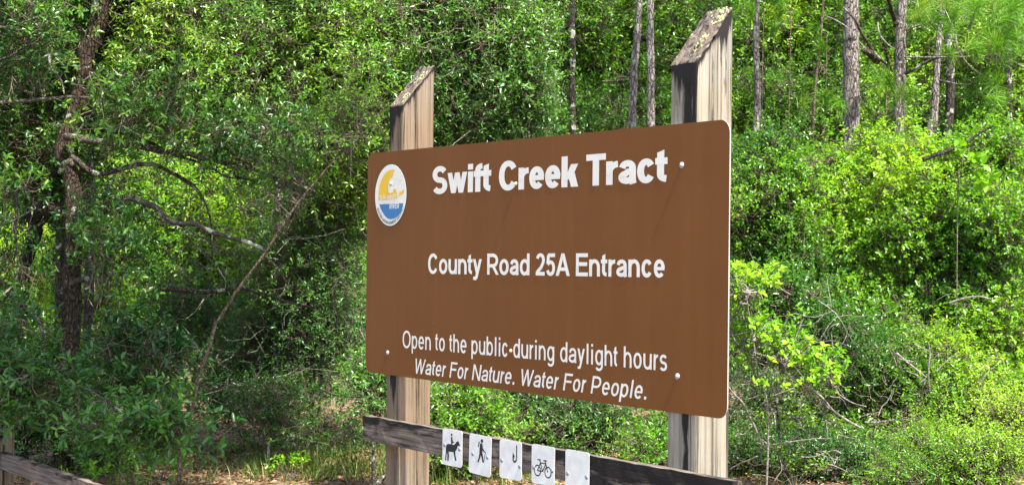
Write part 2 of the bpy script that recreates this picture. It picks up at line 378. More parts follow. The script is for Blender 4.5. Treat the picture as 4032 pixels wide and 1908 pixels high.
CLEAR = []   # (polyline in photo px, distance, half width px, share pruned)
def prune(g, P):
    q = P - EYE; z = q @ FWD; u = CX + FPX * (q @ RGT) / z; v = CY - FPX * (q @ UPV) / z
    keep = np.ones(len(P), bool)
    for poly, d, hw, share in CLEAR:
        a = np.array(poly, float)
        dist = np.full(len(P), 1e9)
        if len(a) == 1: dist = np.hypot((u - a[0, 0]) / hw[0], (v - a[0, 1]) / hw[1]); lim = 1
        else:
            lim = hw
            for i in range(len(a) - 1):
                ab = a[i + 1] - a[i]; t = np.clip(((u - a[i, 0]) * ab[0] + (v - a[i, 1]) * ab[1]) / (ab @ ab), 0, 1)
                dist = np.minimum(dist, np.hypot(u - a[i, 0] - t * ab[0], v - a[i, 1] - t * ab[1]))
        keep &= ~((dist < lim) & (z < d) & (g.uniform(0, 1, len(P)) < share))
    return keep
def crown(g, parent, clumps, rc, nspr, k, ll, lw, mat, twigmat=None, detail=1, anchors=None, spread=.9, facing=.9,
          sprigL=.12, hang=0.0, varbias=0.0, twr=.0022, name='foliage', varnoise=True, limbr=.006, whorl=.5):
    """foliage of a plant as one mass plus its fine twigs"""
    M_ = len(clumps)
    out_d = unit(clumps - (clumps.mean(0) - np.array([0, 0, .6])))
    idx = np.repeat(np.arange(M_), nspr)
    off = g.normal(0, 1, (M_ * nspr, 3)) * rc * .55
    B = clumps[idx] + off
    D = unit(off / rc * .7 + out_d[idx] * .5 + g.normal(0, .35, (M_ * nspr, 3)) + np.array([0, 0, .15 - hang]))
    L = sprigL * g.uniform(.6, 1.3, M_ * nspr)
    b, a, nr, l, w = sprigs(g, B, D, k, L, ll, lw, spread, facing, whorl)
    V, F, nper, fp = leaf_geo(b, a, nr, l, w, detail, g)
    cv = (fbm(clumps, 0.9, 3.3) * .85 + g.normal(0, .08, M_)) if varnoise else np.zeros(M_)
    var = np.clip(.42 + varbias + cv[np.repeat(idx, k)] + g.normal(0, .16, len(b)), 0, 1)
    o = mesh_obj(name, V, F, nper, mat, parent, np.repeat(var, fp)); o['kind'] = 'stuff'
    if twigmat is not None:
        core = clumps[idx] + g.normal(0, .02, (M_ * nspr, 3)); tip = B + D * L[:, None]
        mid = B * .65 + core * .35 + g.normal(0, .012, B.shape)
        P1 = np.stack([core, mid, tip], 1); R1 = np.stack([np.full(len(B), twr * 1.5), np.full(len(B), twr), np.full(len(B), twr * .5)], 1)
        V1, F1 = tubes(P1, R1, 3)
        if anchors is not None:
            dv = anchors - clumps; dl = np.linalg.norm(dv, axis=1, keepdims=True); A_ = clumps + dv * np.minimum(1, .38 / (dl + 1e-6)); mid = (A_ + clumps) / 2 + g.normal(0, .07, clumps.shape) - np.array([0, 0, .04])
            q1 = A_ * .75 + clumps * .25 + g.normal(0, .03, clumps.shape)
            P2 = np.stack([A_, q1, mid, clumps], 1); R2 = np.tile(np.array([limbr, limbr * .8, limbr * .6, limbr * .4]), (M_, 1))
            V2, F2 = tubes(P2, R2, 4)
            F2 = F2 + len(V1); V1 = np.concatenate([V1, V2]); F1 = np.concatenate([F1, F2])
        t = mesh_obj('twigs', V1, F1, 4, twigmat, parent, smooth=True); t['kind'] = 'stuff'
    return o

def ground_z(x, y): return 0.05 * mnoise.noise(Vector((x * .7, y * .7, 0)))
# ================================================================== THE SIGN
TH = 0.60511357
DV = np.array([math.sin(TH), -math.cos(TH), 0.0]); NV = np.array([-math.cos(TH), -math.sin(TH), 0.0]); ZV = np.array([0, 0, 1.0])
PHI = math.atan2(DV[1], DV[0])
TL = EYE + np.array([-0.80843448, 8.95838211, 0.57285433]); PW, PH = 2.978, 1.22
def S(s, t, off=0.0): return TL + DV * s + ZV * t + NV * off
def hit(u, v, off=0.0):
    ray = FWD + RGT * (u - CX) / FPX + UPV * (CY - v) / FPX
    o = TL + NV * off - EYE
    q = ray * ((o @ NV) / (ray @ NV)) - o
    return float(q @ DV), float(q[2])

# ---- lettering drawn as strokes: cap height 1
def _se(cx, cy, rx, ry, a0, a1, n=30, e=2.15):
    a = np.radians(np.linspace(a0, a1, n)); c, s = np.cos(a), np.sin(a)
    return [(cx + rx * np.sign(x) * abs(x) ** (2 / e), cy + ry * np.sign(y) * abs(y) ** (2 / e)) for x, y in zip(c, s)]

ADV = {'S': 667, 'w': 778, 'i': 278, 'f': 333, 't': 333, ' ': 278, 'C': 722, 'r': 389, 'e': 556, 'k': 556, 'T': 611, 'a': 556, 'c': 556, 'o': 611, 'u': 611,
       'n': 611, 'y': 556, 'R': 722, 'd': 611, '2': 556, '5': 556, 'A': 722, 'E': 667, 'O': 778, 'p': 611, 'h': 611, 'b': 611, 'l': 278, 'g': 611, 's': 556,
       'W': 944, 'F': 611, 'N': 722, '.': 278, 'P': 667, 'U': 722, 'I': 278, 'V': 667, 'M': 833, 'G': 778, 'D': 722}
def glyph(ch, wv, wh, light=False):
    """returns (advance, [strokes]); stroke = ('p', pts) polyline, ('q', 4 corners)"""
    A = ADV[ch] / 716.0
    if light and ch in 'ounhpbdg': A = 556 / 716.0
    if light and ch in 'crsky': A = {'c': 500, 'r': 333, 's': 500, 'k': 500, 'y': 500}[ch] / 716.0
    if light and ch == 't': A = 278 / 716.0
    if light and ch == 'w': A = 722 / 716.0
    X = 0.735; sb = (0.022 if wv > .25 else 0.05) if not light else 0.07
    x0, x1 = sb, A - sb; l, r = x0 + wv / 2, x1 - wv / 2; b = wh / 2; xt = X - wh / 2; ct = 1 - wh / 2; m = (l + r) / 2; st = []
    def P(*p): st.append(('p', list(p)))
    def V(x, y0, y1): st.append(('q', [(x - wv / 2, y0), (x + wv / 2, y0), (x + wv / 2, y1), (x - wv / 2, y1)]))
    def H(xa, xb, y, w=None):
        w = w or wh; st.append(('q', [(xa, y - w / 2), (xb, y - w / 2), (xb, y + w / 2), (xa, y + w / 2)]))
    def Dg(xa, ya, xb, yb, w=None):
        w = (w or wv) / 2; st.append(('q', [(xa - w, ya), (xa + w, ya), (xb + w, yb), (xb - w, yb)]))
    def arc(cx, cy, rx, ry, a0, a1, n=36, e=2.15): st.append(('p', _se(cx, cy, rx, ry, a0, a1, n, e)))
    rx = (r - l) / 2; ymx = X / 2; rx_ = (xt - b) / 2
    if ch == 'o': arc(m, ymx, rx, rx_ + .01, 0, 360, 36)
    elif ch == 'O': arc(m, .5, rx, (ct - b) / 2 + .012, 0, 360, 40)
    elif ch == 'c': arc(m, ymx, rx, rx_ + .01, 32, 328, 30)
    elif ch == 'C': arc(m, .5, rx, (ct - b) / 2 + .012, 33, 327, 34)
    elif ch == 'G': arc(m, .5, rx, (ct - b) / 2 + .012, 35, 320, 34); V(r, .12, .5); H(m + .02, r, .46)
    elif ch == 'e': arc(m, ymx, rx, rx_ + .01, 2, 320, 30); H(l, r + wv * .45, ymx, wh * .85)
    elif ch == 'a':
        st.append(('p', [(l + .01, X * .68)] + _se(m, X * .66, rx - .01, xt - X * .66, 150, 0, 12) + [(r - .005, X * .5), (r - .005, .12), (r + .03, 0.0)]))
        st.append(('p', [(r, X * .53), (m, X * .5)] + _se(m - .01, X * .285, rx - .0, X * .285 - b, 100, 300, 16) + [(r, X * .26)]))
    elif ch in 'dbpqg':
        arc(m, ymx, rx, rx_ + .01, 0, 360, 34)
        if ch == 'd': V(r + .005, 0, 1)
        if ch == 'b': V(l - .005, 0, 1)
        if ch == 'p': V(l - .005, -.28, X)
        if ch == 'g':
            st.append(('p', [(r + .005, X - .01), (r + .005, .0)] + _se(m, -.02, rx + .005, .27 - wh / 2, 0, -150, 14)))
    elif ch in 'nhr':
        V(l, 0, 1 if ch == 'h' else X)
        if ch == 'r': st.append(('p', [(l, X * .45)] + _se(x1 + .03, X * .5, (x1 + .03 - l), xt - X * .5, 170, 92, 10)))
        else: st.append(('p', [(l, X * .45)] + _se(m, X * .5, rx, xt - X * .5 + .01, 170, 0, 16) + [(r, X * .4), (r, 0)]))
    elif ch == 'u': V(r, 0, X); st.append(('p', [(l, X), (l, X * .5)] + _se(m, X * .45, rx, X * .45 - b + .01, 180, 350, 16)))
    elif ch == 'm': pass
    elif ch == 'i': V(A / 2, 0, X); V(A / 2, 1 - max(wh * 1.0, .13), 1)
    elif ch == 'l': V(A / 2, 0, 1)
    elif ch == 'I': V(A / 2, 0, 1)
    elif ch == '.': st.append(('q', [(A / 2 - wv * .55, 0), (A / 2 + wv * .55, 0), (A / 2 + wv * .55, wv * 1.05), (A / 2 - wv * .55, wv * 1.05)]))
    elif ch == 't':
        c = A * .42
        st.append(('q', [(c - wv / 2, .75 * X), (c + wv / 2, .75 * X), (c + wv / 2, .97), (c - wv / 2, .89)]))
        st.append(('p', [(c, .8 * X), (c, .24)] + _se(c + (x1 + .03 - c), .24, x1 + .03 - c, .24 - b, 180, 262, 8)))
        H(x0 - .04, x1 + .03, X - wh / 2)
    elif ch == 'f':
        c = A * .45
        st.append(('p', [(c, 0), (c, .76)] + _se(x1 + .05, .78, x1 + .05 - c, ct - .78, 180, 97, 8)))
        H(x0 - .04, x1 + .03, X - wh / 2)
    elif ch == 'k': V(l, 0, 1); Dg(l + wv * .55, X * .33, r + .02, X, wv * 1.15); Dg(r + .03, 0, l + wv * 1.1, X * .62, wv * 1.15)
    elif ch in 'wW':
        h = X if ch == 'w' else 1; e = wv * (.95 if ch == 'W' else .92); f0 = x0 - .04 + e / 2; f1 = x1 + .04 - e / 2; q = (f1 - f0)
        Dg(f0 + q * .25, 0, f0, h, e); Dg(f0 + q * .25, 0, f0 + q * .5, h, e); Dg(f0 + q * .75, 0, f0 + q * .5, h, e); Dg(f0 + q * .75, 0, f1, h, e)
    elif ch in 'vV': h = X if ch == 'v' else 1; Dg(m, 0, x0 + wv * .5 - .04, h, wv * 1.05); Dg(m, 0, x1 - wv * .5 + .04, h, wv * 1.05)
    elif ch == 'y':
        Dg(m, .02, x0 + wv * .5 - .03, X, wv * 1.08); Dg(m - .09, -.2, x1 - wv * .5 + .03, X, wv * 1.08)
        H(x0 + .01, m - .04, -.27 + wh / 2)
    elif ch == 'A': Dg(x0 + wv * .5 - .05, 0, m, 1, wv * 1.1); Dg(x1 - wv * .5 + .05, 0, m, 1, wv * 1.1); H(l + .05, r - .05, .30, wh * .95)
    elif ch == 'T': H(x0 - .03, x1 + .03, ct); V(m, 0, 1 - wh * .5)
    elif ch in 'EF':
        V(l, 0, 1); H(l, x1 + .01, ct); H(l, x1 - .03, .53)
        if ch == 'E': H(l, x1 + .03, b)
    elif ch in 'RP':
        V(l, 0, 1); y0 = .42 if ch == 'R' else .40
        st.append(('p', [(l, ct), (m, ct)] + _se(m, (ct + y0) / 2, rx, (ct - y0) / 2, 88, -88, 14) + [(m, y0), (l, y0)]))
        if ch == 'R': Dg(r + .05, 0, m + .02, y0 + .02, wv * 1.15)
    elif ch == 'D': V(l, 0, 1); st.append(('p', [(l, ct), (m - .05, ct)] + _se(m - .05, .5, rx + .05, (ct - b) / 2, 88, -88, 18) + [(l, b)]))
    elif ch == 'N': V(l, 0, 1); V(r, 0, 1); Dg(r - wv * .15, 0, l + wv * .15, 1, wv * 1.15)
    elif ch == 'M': V(l, 0, 1); V(r, 0, 1); Dg(m, 0, l, 1, wv * .95); Dg(m, 0, r, 1, wv * .95)
    elif ch == 'U': st.append(('p', [(l, 1), (l, .4)] + _se(m, .38, rx, .38 - b + .01, 180, 360, 18) + [(r, 1)]))
    elif ch in 'sS':
        h = X if ch == 's' else 1; t = h - wh / 2 + .012; bb = wh / 2 - .012; mid = h * .5; qa = (t - mid) / 2; qb = (mid - bb) / 2
        up = _se(m, mid + qa, rx * .96, qa, 25, 250, 16, 2.1); dn = _se(m, mid - qb, rx, qb, 70, -155, 16, 2.1)
        st.append(('p', up + dn))
    elif ch == '2': st.append(('p', _se(m, .70, rx, ct - .70 + .01, 165, -25, 16) + [(m + .06, .36), (l + .02, b + .08), (l + .01, b)])); H(x0, x1, b)
    elif ch == '5':
        H(l + .03, x1 - .02, ct); st.append(('p', [(l + .07, ct), (l + .02, .52)])); st.append(('p', [(l + .02, .50)] + _se(m, .34, rx, .34 - b + .01, 130, -160, 20)))
    return A, st

def text_mesh(txt, wv, wh, light=False, shear=0.0):
    """2D quads/tris list with a height index; returns polys [(pts, layer)], width"""
    pen = 0.0; polys = []; x_first = None
    for ch in txt:
        A, st = glyph(ch, wv, wh, light)
        for li, (kind, pts) in enumerate(st):
            li = li * 3.4
            if kind == 'q': quads = [pts]
            else:
                p = np.array(pts, float)
                keep = [0] + [i for i in range(1, len(p)) if np.linalg.norm(p[i] - p[i - 1]) > 1e-4]; p = p[keep]
                closed = np.linalg.norm(p[0] - p[-1]) < 1e-3 or (abs(p[0] - p[-1]).max() < .01)
                t = np.gradient(p, axis=0)
                if closed: t[0] = t[-1] = (p[1] - p[-2])
                t /= np.linalg.norm(t, axis=1, keepdims=True) + 1e-9
                off = np.stack([-t[:, 1] * wv / 2, t[:, 0] * wh / 2], 1)
                a, c = p + off, p - off
                quads = [[a[i], c[i], c[i + 1], a[i + 1]] for i in range(len(p) - 1)]
            for qi, q in enumerate(quads): polys.append(([(pen + x + shear * y, y) for x, y in q], li + .08 * qi))
        pen += A
    xs = [x for q, _ in polys for x, _ in q] or [0]
    return polys, min(xs), max(xs)

def lettering(parent, txt, s0, s1, tb0, tb1, cap, wv, wh, light=False, shear=0.0, name='lettering', mat='letter', off=0.0045, label=None):
    polys, a, b = text_mesh(txt, wv, wh, light, shear)
    k = (s1 - s0) / (b - a)
    if name == 'lettering':
        pen = 0; groups = []
        for ch in txt: n_ = len(glyph_quads(ch, wv, wh, light)); groups.append(polys[pen:pen + n_]); pen += n_
    else: groups = [polys]
    for grp in groups:
      if not grp: continue
      vs, fs = [], []
      for q, li in grp:
        i = len(vs)
        for x, y in q:
            f = (x - a) / (b - a); vs.append(S(s0 + (x - a) * k, tb0 + (tb1 - tb0) * f + y * cap, off + 0.0001 * li))
        fs.append((i, i + 1, i + 2, i + 3))
      o = poly_obj('letter' if name == 'lettering' else name, vs, fs, MAT[mat], parent)
    return o
def glyph_quads(ch, wv, wh, light): return text_mesh(ch, wv, wh, light)[0]

def flat_poly(name, uvs, parent, mat, off, from_px=True, z0=None):
    """filled outline lying on the panel plane, traced shape with thickness of the film"""
    st = [hit(u, v, off) for u, v in uvs] if from_px else uvs
    tri = tessellate_polygon([[Vector((a, b, 0)) for a, b in st]])
    vs = [S(a, b, off) for a, b in st]
    return poly_obj(name, vs, [tuple(t) for t in tri], MAT[mat], parent)

def disc(name, s, t, r, parent, mat, off, n=64, th=0.001):
    vs = [S(s + r * math.cos(a), t + r * math.sin(a), off) for a in np.linspace(0, 2 * np.pi, n, endpoint=False)]
    vs += [S(s + r * math.cos(a), t + r * math.sin(a), off - th) for a in np.linspace(0, 2 * np.pi, n, endpoint=False)]
    fs = [tuple(range(n))] + [(i, i + n, (i + 1) % n + n, (i + 1) % n) for i in range(n)]
    return poly_obj(name, vs, fs, MAT[mat], parent)

def dome(s, t, r, parent, mat, off, label=None, washer=True):
    vs, fs = [], []; n = 14; prof = [(1.0, 0), (1.0, .003), (.85, .0035), (.62, .004), (.58, .0065), (.35, .0085), (0.001, .009)] if washer else [(1, 0), (.95, .002), (.6, .0035), (0.001, .004)]
    for rr, h in prof:
        for a in np.linspace(0, 2 * np.pi, n, endpoint=False): vs.append(S(s + r * rr * math.cos(a), t + r * rr * math.sin(a), off + h))
    for k in range(len(prof) - 1):
        for i in range(n): fs.append((k * n + i, k * n + (i + 1) % n, (k + 1) * n + (i + 1) % n, (k + 1) * n + i))
    o = poly_obj('bolt', vs, fs, MAT[mat], parent, smooth=True)
    if label: o['label'] = label
    return o

b0 = S(1.5, 0); SIGN = empty('entrance_sign', (b0[0], b0[1], 0), 'large brown tract entrance sign with white lettering on two square wooden posts', 'sign')

def rounded(w, h, r, n=8):
    pts = []
    for cx_, cy_, a0 in ((w - r, -r, 90), (r, -r, 180), (r, -h + r, 270), (w - r, -h + r, 0)):
        seq = np.radians(np.linspace(a0, a0 + 90, n)) if True else None
        pts.append([(cx_ + r * math.cos(a), cy_ + r * math.sin(a)) for a in seq])
    # order: TR corner is 0..90, so build consistently counter-clockwise from right edge
    def cor(cx_, cy_, a0): return [(cx_ + r * math.cos(math.radians(a)), cy_ + r * math.sin(math.radians(a))) for a in np.linspace(a0, a0 + 90, n)]
    return cor(w - r, -r, 0) + cor(r, -r, 90) + cor(r, -h + r, 180) + cor(w - r, -h + r, 270)

def plate(name, s0, t0, w, h, r, th, off, parent, mat, edge, tilt=0.0):
    pts = rounded(w, h, r); n = len(pts)
    c, s_ = math.cos(tilt), math.sin(tilt)
    pts = [(w / 2 + (x - w / 2) * c - (y + h / 2) * s_, -h / 2 + (x - w / 2) * s_ + (y + h / 2) * c) for x, y in pts]
    vs = [S(s0 + x, t0 + y, off + th) for x, y in pts] + [S(s0 + x, t0 + y, off) for x, y in pts]
    fs = [tuple(range(n)), tuple(range(2 * n - 1, n - 1, -1))] + [(i, i + n, (i + 1) % n + n, (i + 1) % n) for i in range(n)]
    o = poly_obj(name, vs, fs, mat, parent)
    o.data.materials.append(edge)
    for i, p in enumerate(o.data.polygons): p.material_index = 0 if i == 0 else 1
    return o
PANEL = plate('panel', 0, 0, PW, PH, 0.055, 0.0045, 0.0, SIGN, MAT['panel'], MAT['edge'])
OF = 0.0053
lettering(PANEL, 'Swift Creek Tract', .690, 2.590, -.246, -.243, .143, .285, .2, off=OF, label='bold title line')
lettering(PANEL, 'County Road 25A Entrance', .656, 2.578, -.662, -.651, .1045, .205, .165, off=OF)
lettering(PANEL, 'Open to the public during daylight hours', .404, 2.600, -1.064, -1.048, .0925, .150, .125, True, off=OF)
lettering(PANEL, 'Water For Nature. Water For People.', .540, 2.464, -1.194, -1.180, .080, .155, .13, True, shear=.2, off=OF, label='slanted bottom line')
def Z1(*p): return [(1400 + a / 3.2073, 560 + b / 3.2073) for a, b in p]
ec = (.2565, -.2395)
disc('emblem_ring', ec[0], ec[1], .1735, PANEL, 'black', OF + .0002)
disc('emblem_disc', ec[0], ec[1], .168, PANEL, 'letter', OF + .0010)
EO = OF + .0016
flat_poly('emblem_print', Z1((293, 738), (290, 650), (300, 560), (320, 490), (350, 425), (385, 380), (430, 352), (470, 345), (503, 352), (480, 385), (468, 430), (450, 455), (430, 465), (415, 520), (410, 600), (412, 635), (440, 640), (470, 630), (475, 592), (500, 585), (515, 620), (525, 660), (528, 700), (515, 718), (500, 722), (400, 728), (330, 732), (308, 728), (304, 738)), PANEL, 'yellowprint', EO)
flat_poly('emblem_print', Z1((548, 640), (560, 622), (575, 630), (590, 605), (608, 592), (611, 640), (590, 655), (560, 672), (545, 690), (552, 662)), PANEL, 'yellowprint', EO)
flat_poly('emblem_print', Z1((556, 478), (572, 476), (566, 492), (560, 500)), PANEL, 'yellowprint', EO)
flat_poly('emblem_print', Z1((492, 456), (500, 462), (506, 482), (499, 478)), PANEL, 'yellowprint', EO)
flat_poly('emblem_print', Z1((470, 548), (482, 540), (482, 556), (472, 562)), PANEL, 'yellowprint', EO)
blue = flat_poly('emblem_print', Z1((300, 783), (600, 768), (594, 815), (580, 860), (555, 905), (520, 943), (480, 966), (440, 972), (400, 958), (365, 922), (335, 872), (312, 826)), PANEL, 'blueprint', EO)
blue['label'] = 'blue water half'
def Z1s(a, b): return hit(*Z1((a, b))[0], EO)
p0, p1 = Z1s(306, 727), Z1s(520, 716); q0 = Z1s(306, 668)
lettering(PANEL, 'SUWANNEE', p0[0], p1[0], p0[1], p1[1], q0[1] - p0[1], .19, .15, off=EO + .0004, name='emblem_lettering')
p0, p1 = Z1s(430, 840), Z1s(552, 833); q0 = Z1s(430, 773)
lettering(PANEL, 'RIVER', p0[0], p1[0], p0[1], p1[1], q0[1] - p0[1], .24, .18, off=EO + .0004, name='emblem_lettering')
# curved line round the lower rim
polys, a, b = text_mesh('WATER MANAGEMENT DISTRICT', .16, .13)
vs, fs = [], []; R_ = .160; hgt = .0165
for q, li in polys:
    i = len(vs)
    for x, y in q:
        f = (x - a) / (b - a); ang = math.radians(206 + f * 131); rr = R_ - y * hgt
        vs.append(S(ec[0] + rr * math.cos(ang), ec[1] + rr * math.sin(ang), EO + .0004 + .0001 * li))
    fs.append((i, i + 1, i + 2, i + 3))
poly_obj('emblem_lettering', vs, fs, MAT['black'], PANEL)
for (u, v, r, mt, lb) in ((1527, 1387, .013, 'steel', None), (2685, 650, .0135, 'steel', None), (2668, 1480, .0135, 'steel', None), (1540, 723, .013, 'steel', None), (2032, 723, .010, 'rust', 'yellowed bolt'), (2012, 1380, .010, 'rust', 'yellowed bolt')):
    s, t = hit(u, v, OF); dome(s, t, r, PANEL, mt, OF + (.002 if u == 1540 else 0), lb)

# ---- posts
def post(parent, s0, w, dep, zlow, rise, wood, moldf, groove, seed, zbot=-0.05, label=None, name='post', base=None, rings=110, rimn=.004):
    g = np.random.default_rng(seed)
    def sec(z, h):
        yg = groove(z); e = .010; r = .007
        pts = []; tags = []
        for x in np.linspace(r, w - r, 16): pts.append((x, 0)); tags.append(0)
        pts.append((w - r * .3, r * .3)); tags.append(0)
        ys = sorted(list(np.linspace(r, dep - r, 20)) )
        ys = [y for y in ys if abs(y - yg) > e * 1.3] + [yg - e, yg, yg + e]; ys = sorted(ys)[:22]
        while len(ys) < 22: ys.append(ys[-1] + 1e-4)
        for y in ys:
            dpt = .04 * max(0, 1 - abs(y - yg) / (e * .95)); pts.append((w - dpt, y)); tags.append(1 if dpt < .01 else 5)
        for x in np.linspace(w - r, r, 10): pts.append((x, dep)); tags.append(2)
        for y in np.linspace(dep - r, r, 10): pts.append((0, y)); tags.append(3)
        return pts, tags
    zs = np.linspace(0, 1, rings) ** 0.7
    V, mold = [], []
    npt = None
    for k, q in enumerate(zs):
        pts, tags = sec(2.5 * q, 0); npt = len(pts)
        for (x, y), tg in zip(pts, tags):
            ztop = zlow + rise * y / dep
            ztop += .010 * mnoise.noise(Vector((x * 40, y * 40, seed)))
            z = zbot + (ztop - zbot) * q; h = ztop - z
            j = .0022 * mnoise.noise(Vector((x * 90, y * 90, z * 3 + seed))) + .002 * mnoise.noise(Vector((x * 12, y * 12, z * 9)))
            nx, ny = (0, -1) if tg == 0 else (1, 0) if tg in (1, 5) else (0, 1) if tg == 2 else (-1, 0)
            V.append((x + nx * j, y + ny * j, z)); mold.append(moldf(tg, x / w, y / dep, z, h) if tg != 5 else .6)
    fs = []
    for k in range(rings - 1):
        for i in range(npt): fs.append((k * npt + i, k * npt + (i + 1) % npt, (k + 1) * npt + (i + 1) % npt, (k + 1) * npt + i))
    me = bpy.data.meshes.new(name); me.from_pydata(V, [], fs)
    at = me.attributes.new('mold', 'FLOAT', 'POINT'); at.data.foreach_set('value', np.array(mold, dtype=np.float32))
    me.materials.append(MAT[wood]); me.update()
    me.polygons.foreach_set('use_smooth', np.ones(len(me.polygons), dtype=bool))
    o = bpy.data.objects.new(name, me); C.objects.link(o); o.parent = parent
    bs = base if base is not None else S(s0, 0, -0.0015) * np.array([1, 1, 0])
    o.location = Vector(bs - np.array([*root_loc(parent)[:2], 0])); o.rotation_euler = (0, 0, PHI)
    if label: o['label'] = label
    # rough end-grain cap following the slanted cut
    nx_, ny_ = 22, 34; V, mold = [], []
    for jy in range(ny_ + 1):
        for ix in range(nx_ + 1):
            x, y = w * ix / nx_, dep * jy / ny_; edge = ix in (0, nx_) or jy in (0, ny_)
            z = zlow + rise * y / dep + (0.010 * mnoise.noise(Vector((x * 40, y * 40, seed)))) + .0008
            if not edge: z += .010 * abs(mnoise.noise(Vector((x * 110, y * 60, seed + 3)))) + .007 * mnoise.noise(Vector((x * 30, y * 25, seed + 9))) + .003
            if not edge and (x / w - .45) ** 2 * 6 + (y / dep - .62) ** 2 * 30 < .06: z -= .03
            x2 = x + (g.normal(0, rimn) if edge and ix in (0, nx_) else 0) * .4
            V.append((x2, y, z)); mold.append(.42 if edge else .24 + .35 * mnoise.noise(Vector((x * 25, y * 25, seed))))
    fs = [(j * (nx_ + 1) + i, j * (nx_ + 1) + i + 1, (j + 1) * (nx_ + 1) + i + 1, (j + 1) * (nx_ + 1) + i) for j in range(ny_) for i in range(nx_)]
    me = bpy.data.meshes.new('end_cut'); me.from_pydata(V, [], fs)
    at = me.attributes.new('mold', 'FLOAT', 'POINT'); at.data.foreach_set('value', np.array(mold, dtype=np.float32))
    me.materials.append(MAT['endcut']); me.update()
    c = bpy.data.objects.new('end_cut', me); C.objects.link(c); c.parent = o
    # lichen crumbs on the cut
    lv, lf = [], []
    for _ in range(150):
        fx, fy = g.uniform(.55, .98), g.uniform(.02, .98)
        if g.random() < .25: fx = g.uniform(.1, .6)
        if fbm([(fx * 2, fy * 4, seed)], 1.0)[0] < -.02: continue
        x, y = fx * w, fy * dep; z = zlow + rise * fy + .006; r = g.uniform(.002, .006); i0 = len(lv)
        for a in range(5): lv.append((x + r * math.cos(a * 1.26) * g.uniform(.6, 1.2), y + r * math.sin(a * 1.26), z + rise / dep * r * math.sin(a * 1.26) + g.uniform(0, .003)))
        lv.append((x, y, z + .007)); lf += [(i0 + a, i0 + (a + 1) % 5, i0 + 5) for a in range(5)]
    me = bpy.data.meshes.new('lichen'); me.from_pydata(lv, [], lf); me.materials.append(MAT['lichen'])
    c = bpy.data.objects.new('lichen', me); C.objects.link(c); c.parent = o; c['kind'] = 'stuff'
    return o
def moldL(tg, fx, fy, z, h):
    m = .15 + .46 * math.exp(-h / .035)
    if tg in (0, 3):
        m = .12 + .55 * math.exp(-h / .09) + (.34 * max(0, 1 - fx / .42)) * (1 if tg == 0 else .6)
        if z < 1.1: m = .20 + .26 * math.exp(-((fx - .55) / .3) ** 2) * min(1, max(0, (z - .8) / .15))
    if z < 1.06 and tg == 1: m -= .05
    return m
def moldR(tg, fx, fy, z, h):
    m = .17 + .45 * math.exp(-h / .035) + .32 * math.exp(-((fy - .78) / .2) ** 2) * math.exp(-h / .16)
    if tg in (0, 3):
        m = .20 + .40 * math.exp(-h / .07) + .31 * math.exp(-((fx - .72) / .26) ** 2)
        if z < 1.1: m = .14 + .36 * math.exp(-((fx - .7) / .16) ** 2)
    return m
POST_L = post(SIGN, .221, .146, .199, 2.515, .232, 'woodL', moldL, lambda z: .199 * (.40 + .10 * (2.6 - z)), 3, label='tan left post with long crack')
POST_R = post(SIGN, 2.594, .172, .201, 2.525, .250, 'woodR', moldR, lambda z: .201 * (.46 + .03 * (2.6 - z)), 8, label='bleached right post with black stained front')

# ---- rails
def rail(parent, s0, s1, zt, h, th, off_front, seed, moldf, wood='woodrail', base=None, label=None, name='rail'):
    L = s1 - s0; nx = max(24, int(L / .03)); V, mold, fs = [], [], []
    sec = [(0, 0), (0, -h * .25), (0, -h * .5), (0, -h * .75), (0, -h), (th * .33, -h), (th * .66, -h), (th, -h), (th, -h * .66), (th, -h * .33), (th, 0), (th * .66, .0), (th * .33, .0)]
    ns = len(sec)
    for k in range(nx + 1):
        x = L * k / nx
        for y, z in sec:
            w_ = .004 * mnoise.noise(Vector((x * 7, z * 20, seed))) + .002 * mnoise.noise(Vector((x * 40, z * 60, y * 60)))
            V.append((x, y + w_, z + (.006 * mnoise.noise(Vector((x * 9, y * 30, seed + 4))) if z > -h * .2 else .003 * mnoise.noise(Vector((x * 6, y * 30, seed + 8))))))
            mold.append(moldf(x / L, z, y))
    for k in range(nx):
        for i in range(ns): fs.append((k * ns + i, k * ns + (i + 1) % ns, (k + 1) * ns + (i + 1) % ns, (k + 1) * ns + i))
    fs += [tuple(range(ns)), tuple(nx * ns + i for i in range(ns))[::-1]]
    me = bpy.data.meshes.new(name); me.from_pydata(V, [], fs)
    at = me.attributes.new('mold', 'FLOAT', 'POINT'); at.data.foreach_set('value', np.array(mold, dtype=np.float32))
    me.materials.append(MAT[wood]); me.update()
    o = bpy.data.objects.new(name, me); C.objects.link(o); o.parent = parent
    bs = base if base is not None else S(s0, 0, off_front)
    o.location = Vector((bs[0] - root_loc(parent)[0], bs[1] - root_loc(parent)[1], zt)); o.rotation_euler = (0, 0, PHI)
    if label: o['label'] = label
    return o
RO = .050
sA, tA = hit(1430, 1642, RO); sB, tB = hit(2885, 1882, RO)
RZ = TL[2] + (tA + tB) / 2
def moldrail(f, z, y):
    m = .26 + .22 * math.exp(z / .03) + (.10 if f < .06 else 0) + (.35 if f > .955 else 0) + (.18 if f > .62 else 0)
    if z > -.003 and y > .005: m = .02 if .08 < f < .62 else .3
    return m
RAIL = rail(SIGN, sA, sB, RZ, .134, .048, RO, 5, moldrail)

